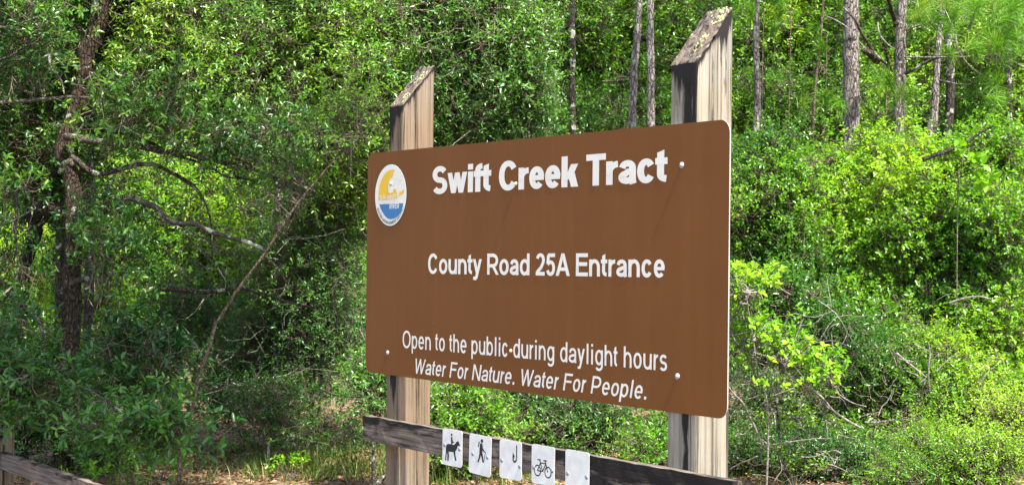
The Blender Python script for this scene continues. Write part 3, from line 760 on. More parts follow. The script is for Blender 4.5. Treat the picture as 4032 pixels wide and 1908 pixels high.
# ---- trail plates on the rail
def Z4(*p): return [(1400 + a / 2.576, 1460 + b / 2.576) for a, b in p]
PO = RO + .004
def trail_sign(ul, vl, ur, vr, label, tilt=0.0, bolts=((.1, .5), (.9, .5))):
    s0, t0 = hit(ul, vl, PO); s1, t1 = hit(ur, vr, PO); w = s1 - s0
    q = S(s0 + w / 2, 0, PO)
    T = empty('trail_sign', (q[0], q[1], RZ - .135), label, 'sign', 'white square trail use signs screwed to the lower rail')
    plate('plate', s0, (t0 + t1) / 2, w, w * 1.0, .016, .003, PO, T, MAT['white'], MAT['edge'], tilt)
    for bx, by in bolts: dome(s0 + w * bx, (t0 + t1) / 2 - w * by, .011, T, 'oldsteel', PO + .003, washer=False)
    return T, s0, (t0 + t1) / 2, w
IO = PO + .0045
T1, *_ = trail_sign(1745, 1684, 1822, 1695, 'white square sign with black horse and rider, first from the left post', bolts=((.11, .46), (.87, .5)))
flat_poly('symbol', Z4((923, 742), (940, 735), (965, 738), (990, 745), (1008, 738), (1022, 716), (1034, 712), (1040, 702), (1045, 716), (1052, 732), (1059, 750), (1054, 760), (1040, 752), (1034, 760), (1030, 780), (1018, 800), (1010, 812), (1012, 850), (1022, 905), (1008, 905), (1000, 855), (992, 818), (960, 815), (942, 812), (946, 850), (942, 905), (930, 905), (932, 850), (926, 812), (922, 850), (918, 900), (908, 900), (914, 840), (916, 800), (915, 770)), T1, 'black', IO)
flat_poly('symbol', Z4((968, 662), (979, 664), (981, 690), (985, 708), (998, 722), (994, 727), (984, 722), (982, 738), (970, 738), (967, 700)), T1, 'black', IO + .0004)
flat_poly('symbol', Z4(*[(973.5 + 7.5 * math.cos(a), 642 + 13 * math.sin(a)) for a in np.linspace(0, 6.28, 16, endpoint=False)]), T1, 'black', IO)
T2, *_ = trail_sign(1850, 1706, 1936, 1718, 'white square sign with black hiker holding a stick, second from the left post', -.03, bolts=((.17, .5), (.84, .52)))
flat_poly('symbol', Z4(*[(1281 + 12 * math.cos(a), 706 + 19 * math.sin(a)) for a in np.linspace(0, 6.28, 16, endpoint=False)]), T2, 'black', IO)
flat_poly('symbol', Z4((1270, 728), (1283, 732), (1286, 760), (1292, 785), (1318, 822), (1314, 828), (1286, 800), (1284, 830), (1292, 870), (1298, 925), (1286, 925), (1280, 880), (1268, 845), (1262, 880), (1244, 922), (1234, 918), (1250, 870), (1256, 820), (1258, 770), (1262, 740)), T2, 'black', IO + .0004)
flat_poly('symbol', Z4((1252, 710), (1259, 714), (1247, 768), (1239, 766)), T2, 'black', IO)
flat_poly('symbol', Z4((1315, 818), (1320, 820), (1300, 925), (1296, 925)), T2, 'black', IO)
T3, *_ = trail_sign(1970, 1727, 2056, 1740, 'white square sign with black hook shape, third from the left post', .01, bolts=((.1, .55), (.92, .62)))
hk = [(1632, 748), (1632, 880)] + [(1614 + 18 * math.cos(a), 885 + 34 * math.sin(a)) for a in np.linspace(0, math.pi, 8)][1:] + [(1598, 850), (1594, 826)]
lf = [(x - 4, y) for x, y in hk[:2]] + [(1614 + 12 * math.cos(a), 885 + 24 * math.sin(a)) for a in np.linspace(0, math.pi, 8)][1:-1] + [(1604, 880), (1604, 868), (1616, 872), (1594, 822), (1592, 870)] + [(1614 + 22 * math.cos(a), 885 + 42 * math.sin(a)) for a in np.linspace(math.pi, 0, 8)] + [(1637, 880), (1637, 748)]
flat_poly('symbol', Z4(*lf), T3, 'black', IO)
T4, s4, t4, w4 = trail_sign(2096, 1745, 2186, 1759, 'white square sign with black bicycle, fourth from the left post', .0, bolts=((.1, .6), (.9, .6)))
def ring(parent, cx_, cy_, r, wd, off):
    vs, fs = [], []; n = 24
    for rr in (r, r - wd):
        for a in np.linspace(0, 2 * np.pi, n, endpoint=False): vs.append(S(cx_ + rr * math.cos(a), cy_ + rr * math.sin(a), off))
    fs = [(i, (i + 1) % n, n + (i + 1) % n, n + i) for i in range(n)]
    poly_obj('symbol', vs, fs, MAT['black'], parent)
def bar(parent, a, b, wd, off):
    a = np.array(a); b = np.array(b); t = (b - a) / np.linalg.norm(b - a); nn = np.array([-t[1], t[0]]) * wd / 2
    poly_obj('symbol', [S(*(a + nn), off), S(*(a - nn), off), S(*(b - nn), off), S(*(b + nn), off)], [(0, 1, 2, 3)], MAT['black'], parent)
def q4(fx, fy): return (s4 + w4 * fx, t4 - w4 * fy)
ring(T4, *q4(.27, .66), w4 * .15, w4 * .03, IO); ring(T4, *q4(.73, .66), w4 * .15, w4 * .03, IO)
for k, (a, b) in enumerate((((.27, .66), (.40, .45)), ((.40, .45), (.64, .45)), ((.64, .45), (.50, .66)), ((.50, .66), (.27, .66)), ((.37, .385), (.50, .66)), ((.60, .38), (.73, .66)), ((.28, .375), (.42, .375)), ((.54, .375), (.68, .375)))):
    bar(T4, q4(*a), q4(*b), w4 * .028, IO + .0002 * (k + 1))
trail_sign(2229, 1766, 2322, 1780, 'plain white square sign without a symbol, nearest the right post', .0, bolts=((.1, .62), (.9, .62)))

# ---- low fence at the left, parallel to the sign
fb = W(0, 1777, 10.8); fb2 = fb + DV * -0.35
FENCE = empty('wooden_fence', (fb[0], fb[1], 0), 'low weathered grey rail fence at the lower left corner under the oak', 'fence')
def moldF(f, z, y): return .18 + .2 * math.exp(z / .02) + (.0 if z > -.003 else .02)
rail(FENCE, 0, 5.4, fb[2], .112, .042, 0, 21, moldF, base=fb - DV * .5)
def moldP(tg, fx, fy, z, h): return .10 + .3 * math.exp(-h / .03)
pb = W(-62, 1700, 10.86); pb = np.array([pb[0], pb[1], 0]) - NV * .05
zt = W(20, 1715, 10.9)[2]
post(FENCE, 0, .125, .12, zt, .06, 'woodL', moldP, lambda z: .05, 31, base=pb, rings=40)
post(FENCE, 0, .125, .12, zt, .06, 'woodL', moldP, lambda z: .05, 33, base=pb + DV * 4.4, rings=40)
# ================================================================== THE WOOD
def PX(pts, d, dd=None):
    return np.array([W(u, v, d if dd is None else d + (dd - d) * i / (len(pts) - 1)) for i, (u, v) in enumerate(pts)])
def z1(*p): return [(a / 1.84, b / 1.84) for a, b in p]
def z2(*p): return [(a / 1.84, 600 + b / 1.84) for a, b in p]
def z3(*p): return [(a / 1.717, 1200 + b / 1.717) for a, b in p]
def z4(*p): return [(2800 + a / 1.905, b / 1.905) for a, b in p]
def z5(*p): return [(2800 + a / 1.905, 600 + b / 1.905) for a, b in p]
def z6(*p): return [(2800 + a / 1.8247, 1240 + b / 1.8247) for a, b in p]
def to_ground(P):
    q = P[-1].copy(); q[2] = -.1
    return np.vstack([P, q]) if P[-1][2] > .05 else P
def near_anchor(clumps, paths):
    """closest point on any of the stems for every clump"""
    A = np.concatenate(paths); d = ((clumps[:, None, :] - A[None]) ** 2).sum(-1)
    return A[np.argmin(d, 1)]

def plant(name, label, cat, base, blobs, mat, ll, lw, seed, stem_r=.02, rc=.16, nspr=9, k=6, bark='limb', twig='twig', stems=None, group=None,
          detail=1, gap=0, gs=1.1, root=None, leaf_name='foliage', hang=0., varbias=0., sprigL=.12, spread=.9, facing=.9, trunkname='stem', far=False, twr=.0022, limbr=.006, whorl=.5):
    g = np.random.default_rng(seed)
    R = root or empty(name, base, label, cat, group)
    bl = [(W(u, v, d), (rx, ry, rz), n) for (u, v, d, rx, ry, rz, n) in blobs]
    paths = []
    if stems is None:
        for i, (c, r, n) in enumerate(bl):
            b = np.array(base) + np.array([g.uniform(-.12, .12), g.uniform(-.12, .12), -.05]); e = c + np.array([g.uniform(-.2, .2) * r[0], g.uniform(-.2, .2) * r[1], r[2] * .55])
            mid = b * .5 + e * .5 + g.normal(0, .08, 3) - np.array([0, 0, .1]); P = np.array([b, b * .75 + mid * .25 + g.normal(0, .04, 3), mid, e])
            limb(trunkname, P, stem_r, stem_r * .3, MAT[bark], R, 7, 14, .6, seed * 7 + i)
            paths.append(spline(P, 14)[5:])
    else: paths = stems
    cl, who = clump_points(g, bl, gap, gs, seed * 1.7)
    cl = cl[prune(g, cl)]
    an = near_anchor(cl, paths)
    crown(g, R, cl, rc, nspr, k, ll, lw, MAT[mat], None if far else MAT[twig], detail, an, spread, facing, sprigL, hang, varbias, twr, leaf_name, limbr=limbr, whorl=whorl)
    return R

CLEAR += [([(400, -100), (380, 60), (345, 200), (310, 300), (280, 400), (245, 550), (255, 650)], 12.6, 150, .8), ([(400, -100), (380, 60), (345, 200), (310, 300), (280, 400), (245, 550), (255, 650)], 12.6, 85, .95), ([(262, 700), (258, 980), (250, 1250), (236, 1420)], 12.6, 110, .75),
          ([(115, 790), (120, 920), (90, 1040)], 13, 60, .75), ([(20, 80), (60, 90), (130, 30)], 12.2, 80, .8), ([(800, 860)], 17.5, (330, 240), .72), ([(300, 1080)], 17.5, (110, 90), .75), ([(120, 1080)], 17.5, (70, 80), .7),
          ([(709, 1908), (730, 1720), (755, 1630), (783, 1500), (828, 1360), (890, 1200), (951, 1122), (1049, 991), (1125, 872), (1207, 758), (1315, 633)], 11.5, 45, .8),
          ([(576, 801), (685, 874), (842, 912), (1043, 980)], 12.2, 45, .75), ([(360, 555), (600, 590), (900, 650)], 12.5, 70, .85), ([(1150, 1730)], 16, (330, 100), .6), ([(400, 1620)], 15.5, (90, 60), .5),
          ([(3350, -60), (3348, 600)], 16.6, 62, .92), ([(3545, -60), (3535, 600)], 16.4, 60, .9), ([(2985, -60), (2975, 560)], 19, 45, .85), ([(2510, -60), (2492, 520)], 18.6, 50, .92), ([(2565, -60), (2568, 520)], 18.3, 45, .92),
          ([(2255, -60), (2256, 400)], 19, 40, .85), ([(3235, -60), (3200, 560)], 17.6, 30, .75), ([(3700, 60), (3660, 560)], 17.1, 45, .8), ([(3740, 200), (3740, 560)], 19.6, 40, .6), ([(3640, 630), (3920, 490)], 14.2, 50, .8), ([(3840, 300)], 20, (60, 140), .5)]
# ---- the leaning oak at the left
g0 = np.random.default_rng(42)
tp = to_ground(PX(z1((760, -420), (735, -60), (700, 200), (640, 370), (600, 500), (565, 640), (525, 800), (455, 1000), (420, 1120)) + z2((465, 90), (490, 200), (480, 400), (470, 700), (470, 900), (462, 1200)) + [(236, 1400), (228, 1640), (222, 1800)], 12.5))
OAK = empty('oak_tree', (tp[-1][0], tp[-1][1], 0), 'leaning oak with reddish brown trunk and crooked grey limbs reaching towards the sign', 'tree')
limb('trunk', tp, .072, .070, MAT['bark'], OAK, 16, 70, .35, 1, rough=.16)
oakpaths = [spline(tp, 40)[:18]]
def add_limb(root, pts, d, r0, r1, seed, paths=None, dd=None, bark='limb', name='limb', n=22, wob=.5):
    P = PX(pts, d, dd); limb(name, P, r0, r1, MAT[bark], root, 8, n, wob, seed, rough=.14)
    if paths is not None: paths.append(spline(P, 14))
add_limb(OAK, z1((470, 990), (640, 1018), (820, 1040), (1000, 1062), (1150, 1100), (1300, 1110), (1450, 1140), (1600, 1182)) + z2((1690, 80), (1950, 180), (2200, 270)), 12.4, .032, .010, 2, oakpaths, 12.0)
add_limb(OAK, z1((440, 1110), (560, 1165)) + z2((640, 130), (740, 160), (870, 128), (1050, 84), (1180, 112), (1330, 200), (1440, 290), (1510, 430), (1540, 560), (1550, 800)), 12.5, .028, .006, 3, oakpaths, 12.9)
add_limb(OAK, z1((560, 930), (760, 945), (930, 975), (1100, 1040), (1260, 1120)) + z2((1350, 40), (1500, 90), (1620, 170), (1800, 200)), 12.7, .018, .006, 4, oakpaths, 12.6, 'darkbark')
add_limb(OAK, z1((780, 720), (900, 770), (1010, 830), (1100, 890), (1300, 960), (1500, 1000), (1700, 1100), (1900, 1180)), 12.9, .022, .007, 5, oakpaths, 13.2, 'darkbark')
add_limb(OAK, z2((470, 960), (560, 935), (620, 908), (700, 915), (790, 905)), 12.5, .03, .012, 6, oakpaths, 12.2)
add_limb(OAK, z2((520, 455), (600, 455), (650, 480), (690, 520)), 12.4, .014, .006, 7, None, 12.3)
add_limb(OAK, z2((960, 330), (1060, 370), (1130, 400), (1175, 455), (1250, 500), (1330, 512), (1410, 508), (1540, 572), (1700, 622), (1830, 660), (1930, 710)), 12.0, .024, .014, 8, oakpaths, 11.7)
add_limb(OAK, z2((1170, 990), (1300, 992), (1450, 1012), (1560, 1000), (1650, 980), (1780, 985), (1950, 1030), (2120, 1090), (2300, 1130)), 12.4, .016, .008, 9, None, 12.4, 'darkbark')
add_limb(OAK, z2((430, 150), (455, 90), (500, 60), (515, 90)), 12.3, .02, .016, 10, None, 12.3)
add_limb(OAK, z1((-60, 735), (120, 730), (360, 715), (500, 700), (620, 705)), 11.6, .016, .01, 12, oakpaths, 11.8)
for i, (pts, r) in enumerate([(z2((1270, 150), (1400, 230), (1470, 330), (1520, 470), (1545, 600)), .007), (z2((1010, 350), (1110, 460), (1300, 540), (1420, 610), (1600, 690), (1720, 760)), .007),
        (z2((1300, 540), (1420, 680), (1560, 820), (1640, 940)), .005), (z1((1480, 1000), (1560, 1120), (1700, 1216)), .009), (z1((1760, 950), (1870, 1000), (1960, 1110), (2050, 1216)), .007),
        (z1((900, 780), (1020, 880), (1180, 960), (1340, 1080)), .010), (z2((1700, 170), (1980, 240), (2200, 290), (2390, 360), (2560, 400)), .012), (z2((1700, 30), (1830, 100), (1960, 190), (2150, 240)), .009),
        (z2((1730, 420), (1760, 520), (1800, 640)), .005), (z2((1390, 260), (1380, 380), (1370, 520)), .004), (z1((560, 620), (640, 560), (740, 480)), .007),
        (z1((360, 385), (370, 490), (440, 570), (470, 700)), .010), (z1((-20, 440), (80, 400), (160, 350), (260, 300)), .010), (z1((-20, 205), (100, 190), (200, 150), (330, 90), (430, -30)), .009), (z1((300, 420), (420, 370), (440, 360)), .006)]):
    add_limb(OAK, pts, 12.1 if i < 10 else 11.4, r, r * .5, 50 + i, oakpaths if i < 6 else None, bark='limb' if i % 3 else 'darkbark', n=12)
plant('oak_tree', '', '', (0, 0, 0), [(150, 60, 13.4, 1.1, .5, .9, 260), (560, 40, 13.0, 1.0, .6, .7, 260), (250, -900, 13.0, 2.8, 2.2, 1.0, 420), (480, 400, 12.0, .6, .3, .3, 50), (40, 480, 13.0, .6, .4, .5, 70), (60, 250, 11.9, .35, .25, .3, 24),
      (90, 800, 12.9, .45, .3, .4, 40), (-250, 300, 12.5, .7, .8, .9, 90), (460, 860, 12.3, .4, .3, .3, 34), (900, 560, 12.1, .6, .4, .2, 60)],
      'dark', .055, .021, 101, root=OAK, stems=oakpaths, detail=1, gs=1.0)
# lower hanging boughs with large leaves
lowp = [PX(z3((-160, 300), (60, 420), (300, 510), (560, 560), (760, 680), (900, 780), (1120, 830), (1330, 905)), 10.6, 9.9), PX(z3((-150, 560), (100, 620), (350, 700), (640, 800), (830, 860)), 10.8, 10.3),
        PX(z3((215, 20), (262, 110), (296, 210), (300, 310), (270, 430), (262, 490)), 10.8, 10.6), PX(z3((-100, 100), (60, 200), (200, 330), (420, 520)), 11.0, 10.6), PX(z3((620, 230), (760, 300), (900, 330), (1100, 360)), 11.6, 11.3)]
for i, P in enumerate(lowp): limb('limb', P, .011 if i != 2 else .013, .004, MAT['limb'], OAK, 6, 20, .6, 70 + i)
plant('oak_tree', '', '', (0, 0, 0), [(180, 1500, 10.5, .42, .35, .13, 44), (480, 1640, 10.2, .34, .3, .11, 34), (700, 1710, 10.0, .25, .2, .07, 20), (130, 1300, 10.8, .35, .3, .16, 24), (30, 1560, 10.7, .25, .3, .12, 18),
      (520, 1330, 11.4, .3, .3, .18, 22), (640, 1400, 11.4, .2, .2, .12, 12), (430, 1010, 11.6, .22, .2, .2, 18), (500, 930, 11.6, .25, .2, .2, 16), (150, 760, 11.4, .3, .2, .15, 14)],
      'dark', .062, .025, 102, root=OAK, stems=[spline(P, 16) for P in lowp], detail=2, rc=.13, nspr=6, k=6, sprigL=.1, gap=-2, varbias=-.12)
shadeP = np.array([tp[0] + [0, 0, .2], [-2.2, 11.6, 4.6], [-1.8, 10.4, 4.9], [-1.4, 9.2, 4.9], [-2.0, 8.6, 4.9]]); limb('limb', shadeP, .05, .02, MAT['darkbark'], OAK, 8, 20, .4, 78)  # unseen limb above the view, carries the added shade canopy
gc = np.random.default_rng(15); cl, _ = clump_points(gc, [((-1.6, 9.9, 4.7), (2.2, .9, .45), 230), ((-1.7, 8.5, 4.7), (1.4, 1.0, .4), 380), ((-1.0, 8.05, 4.75), (.65, .5, .2), 110)], 0, 1.0, 2.0)  # unseen canopy, added and placed to shade the boughs and floor at lower left
crown(gc, OAK, cl, .2, 9, 6, .055, .022, MAT['dark'], MAT['twig'], 1, near_anchor(cl, [spline(shadeP, 12)]))

# countable leaves on the nearest lit sprigs
def leaf_meshes(mat, vals, wr=.40):
    out = []
    for i, vv in enumerate(vals):
        V, F, nper, fp = leaf_geo(np.zeros((1, 3)), np.array([[1., 0, 0]]), np.array([[0, 0, 1.]]), np.array([1.]), np.array([wr]), 2, g0, .2 + .1 * (i % 3), .06 * (i % 4))
        me = bpy.data.meshes.new('leaf'); me.from_pydata(V.tolist(), [], F.tolist())
        a = me.attributes.new('var', 'FLOAT', 'FACE'); a.data.foreach_set('value', np.full(len(F), vv, dtype=np.float32)); me.materials.append(mat); out.append(me)
    return out
def single_leaves(root, spots, meshes, k, ll, seed, twigmat, L=.11, spread=.9):
    g = np.random.default_rng(seed); rl = root_loc(root); TP, TR = [], []
    for B, D in spots:
        D = D / np.linalg.norm(D)
        b, a, nr, l, w = sprigs(g, B[None], D[None], k, np.array([L * g.uniform(.7, 1.2)]), ll, ll * .4, spread, .9, .6)
        for i in range(k):
            A = a[i] / np.linalg.norm(a[i]); Bn = np.cross(nr[i], A); Bn /= np.linalg.norm(Bn); Cn = np.cross(A, Bn)
            o = bpy.data.objects.new('leaf', meshes[int(g.integers(len(meshes)))]); C.objects.link(o); o.parent = root
            m = Matrix.Identity(4)
            for r in range(3): m[r][0], m[r][1], m[r][2], m[r][3] = A[r] * l[i], Bn[r] * l[i], Cn[r] * l[i], b[i][r] - rl[r]
            o.matrix_local = m
        TP.append(np.stack([B - D * .12 + g.normal(0, .02, 3), B, B + D * L])); TR.append([.004, .003, .0012])
    V, F = tubes(np.array(TP), np.array(TR), 4); t = mesh_obj('twigs', V, F, 4, twigmat, root, smooth=True); t['kind'] = 'stuff'
spots = []
for (x, y) in ((450, 760), (620, 650), (760, 625), (820, 600), (600, 850), (470, 930), (560, 985), (620, 1005), (750, 870), (900, 840), (1000, 1000), (1100, 930), (1200, 850), (1220, 1005), (1370, 955), (1490, 720), (1660, 940), (1800, 860), (2010, 1015), (1700, 490), (1310, 470), (950, 405), (690, 250), (800, 330), (2190, 1005), (2335, 1035), (250, 60), (540, 80), (570, 120), (680, 960), (870, 730), (1560, 690), (500, 1090), (860, 985), (1950, 930), (1440, 990)):
    u, v = x / 1.84, y / 1.84
    spots.append((W(u, v - 14, 11.1 + g0.uniform(-.2, .2)), np.array([g0.uniform(-.2, .9), g0.uniform(-.9, -.2), g0.uniform(-.6, .1)])))
single_leaves(OAK, spots, leaf_meshes(MAT['glossy'], (.35, .5, .62, .75, .85)), 7, .052, 5, MAT['twig'], .07)

# ---- other trees at the left
P = to_ground(PX(z2((215, 310), (212, 380), (232, 480), (222, 590), (180, 700), (160, 840), (150, 1000)) + [(80, 1400)], 12.9))
T = empty('oak_tree', (P[-1][0], P[-1][1], 0), 'dark rough trunk leaning left beside the reddish brown oak, with a thick short side limb', 'tree')
limb('trunk', P, .056, .058, MAT['darkbark'], T, 14, 40, .4, 21, rough=.16)
add_limb(T, z2((235, 480), (290, 430), (350, 410), (430, 415), (470, 400)), 12.85, .07, .052, 22, None, 12.6, 'darkbark')
add_limb(T, z2((210, 320), (250, 290), (290, 250), (330, 200)), 12.9, .03, .014, 23, None, 12.7)
pth = PX(z2((120, 290), (118, 450), (110, 560), (125, 700), (130, 860), (105, 960), (10, 1060)), 12.2); limb('limb', pth, .014, .008, MAT['limb'], T, 7, 24, .5, 24)
plant('', '', '', (0, 0, 0), [(120, 700, 12.8, .45, .35, .35, 60), (60, 1100, 12.4, .35, .3, .3, 36)], 'dark', .05, .02, 103, root=T, stems=[spline(pth, 14), spline(P, 20)])
P = to_ground(PX(z1((90, -300), (60, -60), (70, 80), (40, 170), (10, 290), (-30, 420), (-60, 700)) + [(-60, 900), (-60, 1500)], 12.0))
T = empty('oak_tree', (P[-1][0], P[-1][1], 0), 'dark forking trunk in the upper left corner of the photo', 'tree')
limb('trunk', P, .05, .06, MAT['darkbark'], T, 14, 40, .4, 25, rough=.18); 
add_limb(T, z1((40, 150), (110, 100), (200, 70), (330, -10), (420, -140)), 12.0, .045, .03, 26, None, 12.3, 'darkbark')
plant('', '', '', (0, 0, 0), [(20, 60, 11.6, .5, .3, .4, 60), (-250, 200, 12, .8, .8, 1.0, 100)], 'glossy', .05, .02, 104, root=T, stems=[spline(P, 20)])
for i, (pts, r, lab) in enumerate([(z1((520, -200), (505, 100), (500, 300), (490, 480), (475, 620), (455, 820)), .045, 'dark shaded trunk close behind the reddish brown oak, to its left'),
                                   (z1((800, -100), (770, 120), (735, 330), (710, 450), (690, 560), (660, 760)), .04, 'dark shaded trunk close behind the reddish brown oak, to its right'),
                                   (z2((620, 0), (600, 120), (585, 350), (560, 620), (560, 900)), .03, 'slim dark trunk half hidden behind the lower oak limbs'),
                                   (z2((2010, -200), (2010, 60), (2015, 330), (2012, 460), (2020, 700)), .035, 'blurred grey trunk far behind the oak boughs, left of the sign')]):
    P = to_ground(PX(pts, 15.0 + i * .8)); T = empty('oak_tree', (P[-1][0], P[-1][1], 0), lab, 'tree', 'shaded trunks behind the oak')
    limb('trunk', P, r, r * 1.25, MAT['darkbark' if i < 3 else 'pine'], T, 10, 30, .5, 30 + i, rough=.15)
    u, v = pts[0]
    plant('', '', '', (0, 0, 0), [(u, v - 150, 15.2 + i * .8, .9, .7, .5, 110)], 'dark', .05, .02, 110 + i, root=T, stems=[spline(P, 20)[:8]], far=False)
# slanting sapling
P = to_ground(np.vstack([PX(z2((2600, -140), (2420, 60), (2220, 290), (2070, 500), (1930, 720), (1750, 960), (1600, 1190)), 11.3), PX(z3((1470, 110), (1425, 270), (1345, 500), (1325, 640), (1290, 760), (1245, 920), (1225, 1210)), 11.3)]))
SAP = empty('sapling', (P[-1][0], P[-1][1], 0), 'thin brown sapling curving up to the right in front of the dark thicket', 'sapling')
limb('trunk', P, .007, .0165, MAT['tantwig'], SAP, 9, 60, .5, 40, rough=.1)
plant('', '', '', (0, 0, 0), [(1380, 520, 11.6, .3, .3, .3, 34), (1150, 800, 11.7, .3, .3, .3, 24)], 'mid', .04, .016, 120, root=SAP, stems=[spline(P, 30)[:14]])

# ---- the big glossy-leaved tree whose crown hangs behind the left post
base = W(1950, 1600, 14.6); base[2] = 0
GT = empty('glossy_leaved_tree', base, 'broad evergreen crown of small shiny leaves hanging behind the left sign post', 'tree')
gp = []
for i, pts in enumerate([((1950, 1500), (1930, 1100), (1880, 700), (1700, 200), (1500, -200)), ((1900, 900), (1760, 620), (1500, 420), (1150, 300)), ((1880, 760), (1950, 500), (1980, 250), (1960, 40)), ((1700, 250), (1400, 120), (1050, 60), (750, 100)), ((1600, 520), (1350, 560), (1150, 540))]):
    P = PX(pts, 14.6 if i == 0 else 14.4, 13.8 if i == 0 else 13.0)
    if i == 0: P = np.vstack([[base[0], base[1], -.1], P])
    limb('trunk' if i == 0 else 'limb', P, .07 if i == 0 else .03, .02 if i == 0 else .008, MAT['darkbark'], GT, 10, 24, .4, 60 + i); gp.append(spline(P, 18)[4:])
plant('', '', '', (0, 0, 0), [(1800, 120, 13.1, .75, .35, .55, 260), (2000, 330, 13.2, .32, .25, .45, 120), (1650, 420, 13.0, .6, .3, .35, 180), (1300, 200, 12.7, .8, .3, .5, 150)], 'glossy', .043, .0165, 131, root=GT, stems=gp, detail=1, rc=.15, nspr=10, k=6, gap=-2, varbias=.1)
plant('', '', '', (0, 0, 0), [(1000, 60, 13.2, 1.25, .8, .75, 460), (1500, 130, 13.3, 1.1, .8, .75, 430), (1830, 230, 13.5, .62, .5, .6, 330), (1920, 430, 13.5, .42, .4, .3, 190), (800, 330, 12.7, .8, .5, .3, 160), (1200, 420, 13.0, 1.0, .6, .35, 260),
      (1680, 480, 13.4, .75, .4, .3, 300), (1300, -700, 13.6, 2.3, 1.5, .9, 420), (1300, 680, 13.3, .55, .4, .25, 70), (700, 120, 12.6, .7, .5, .5, 150)], 'glossy', .043, .0165, 130, root=GT, stems=gp, detail=1, rc=.15, nspr=10, k=6, gs=1.3, varbias=.1)

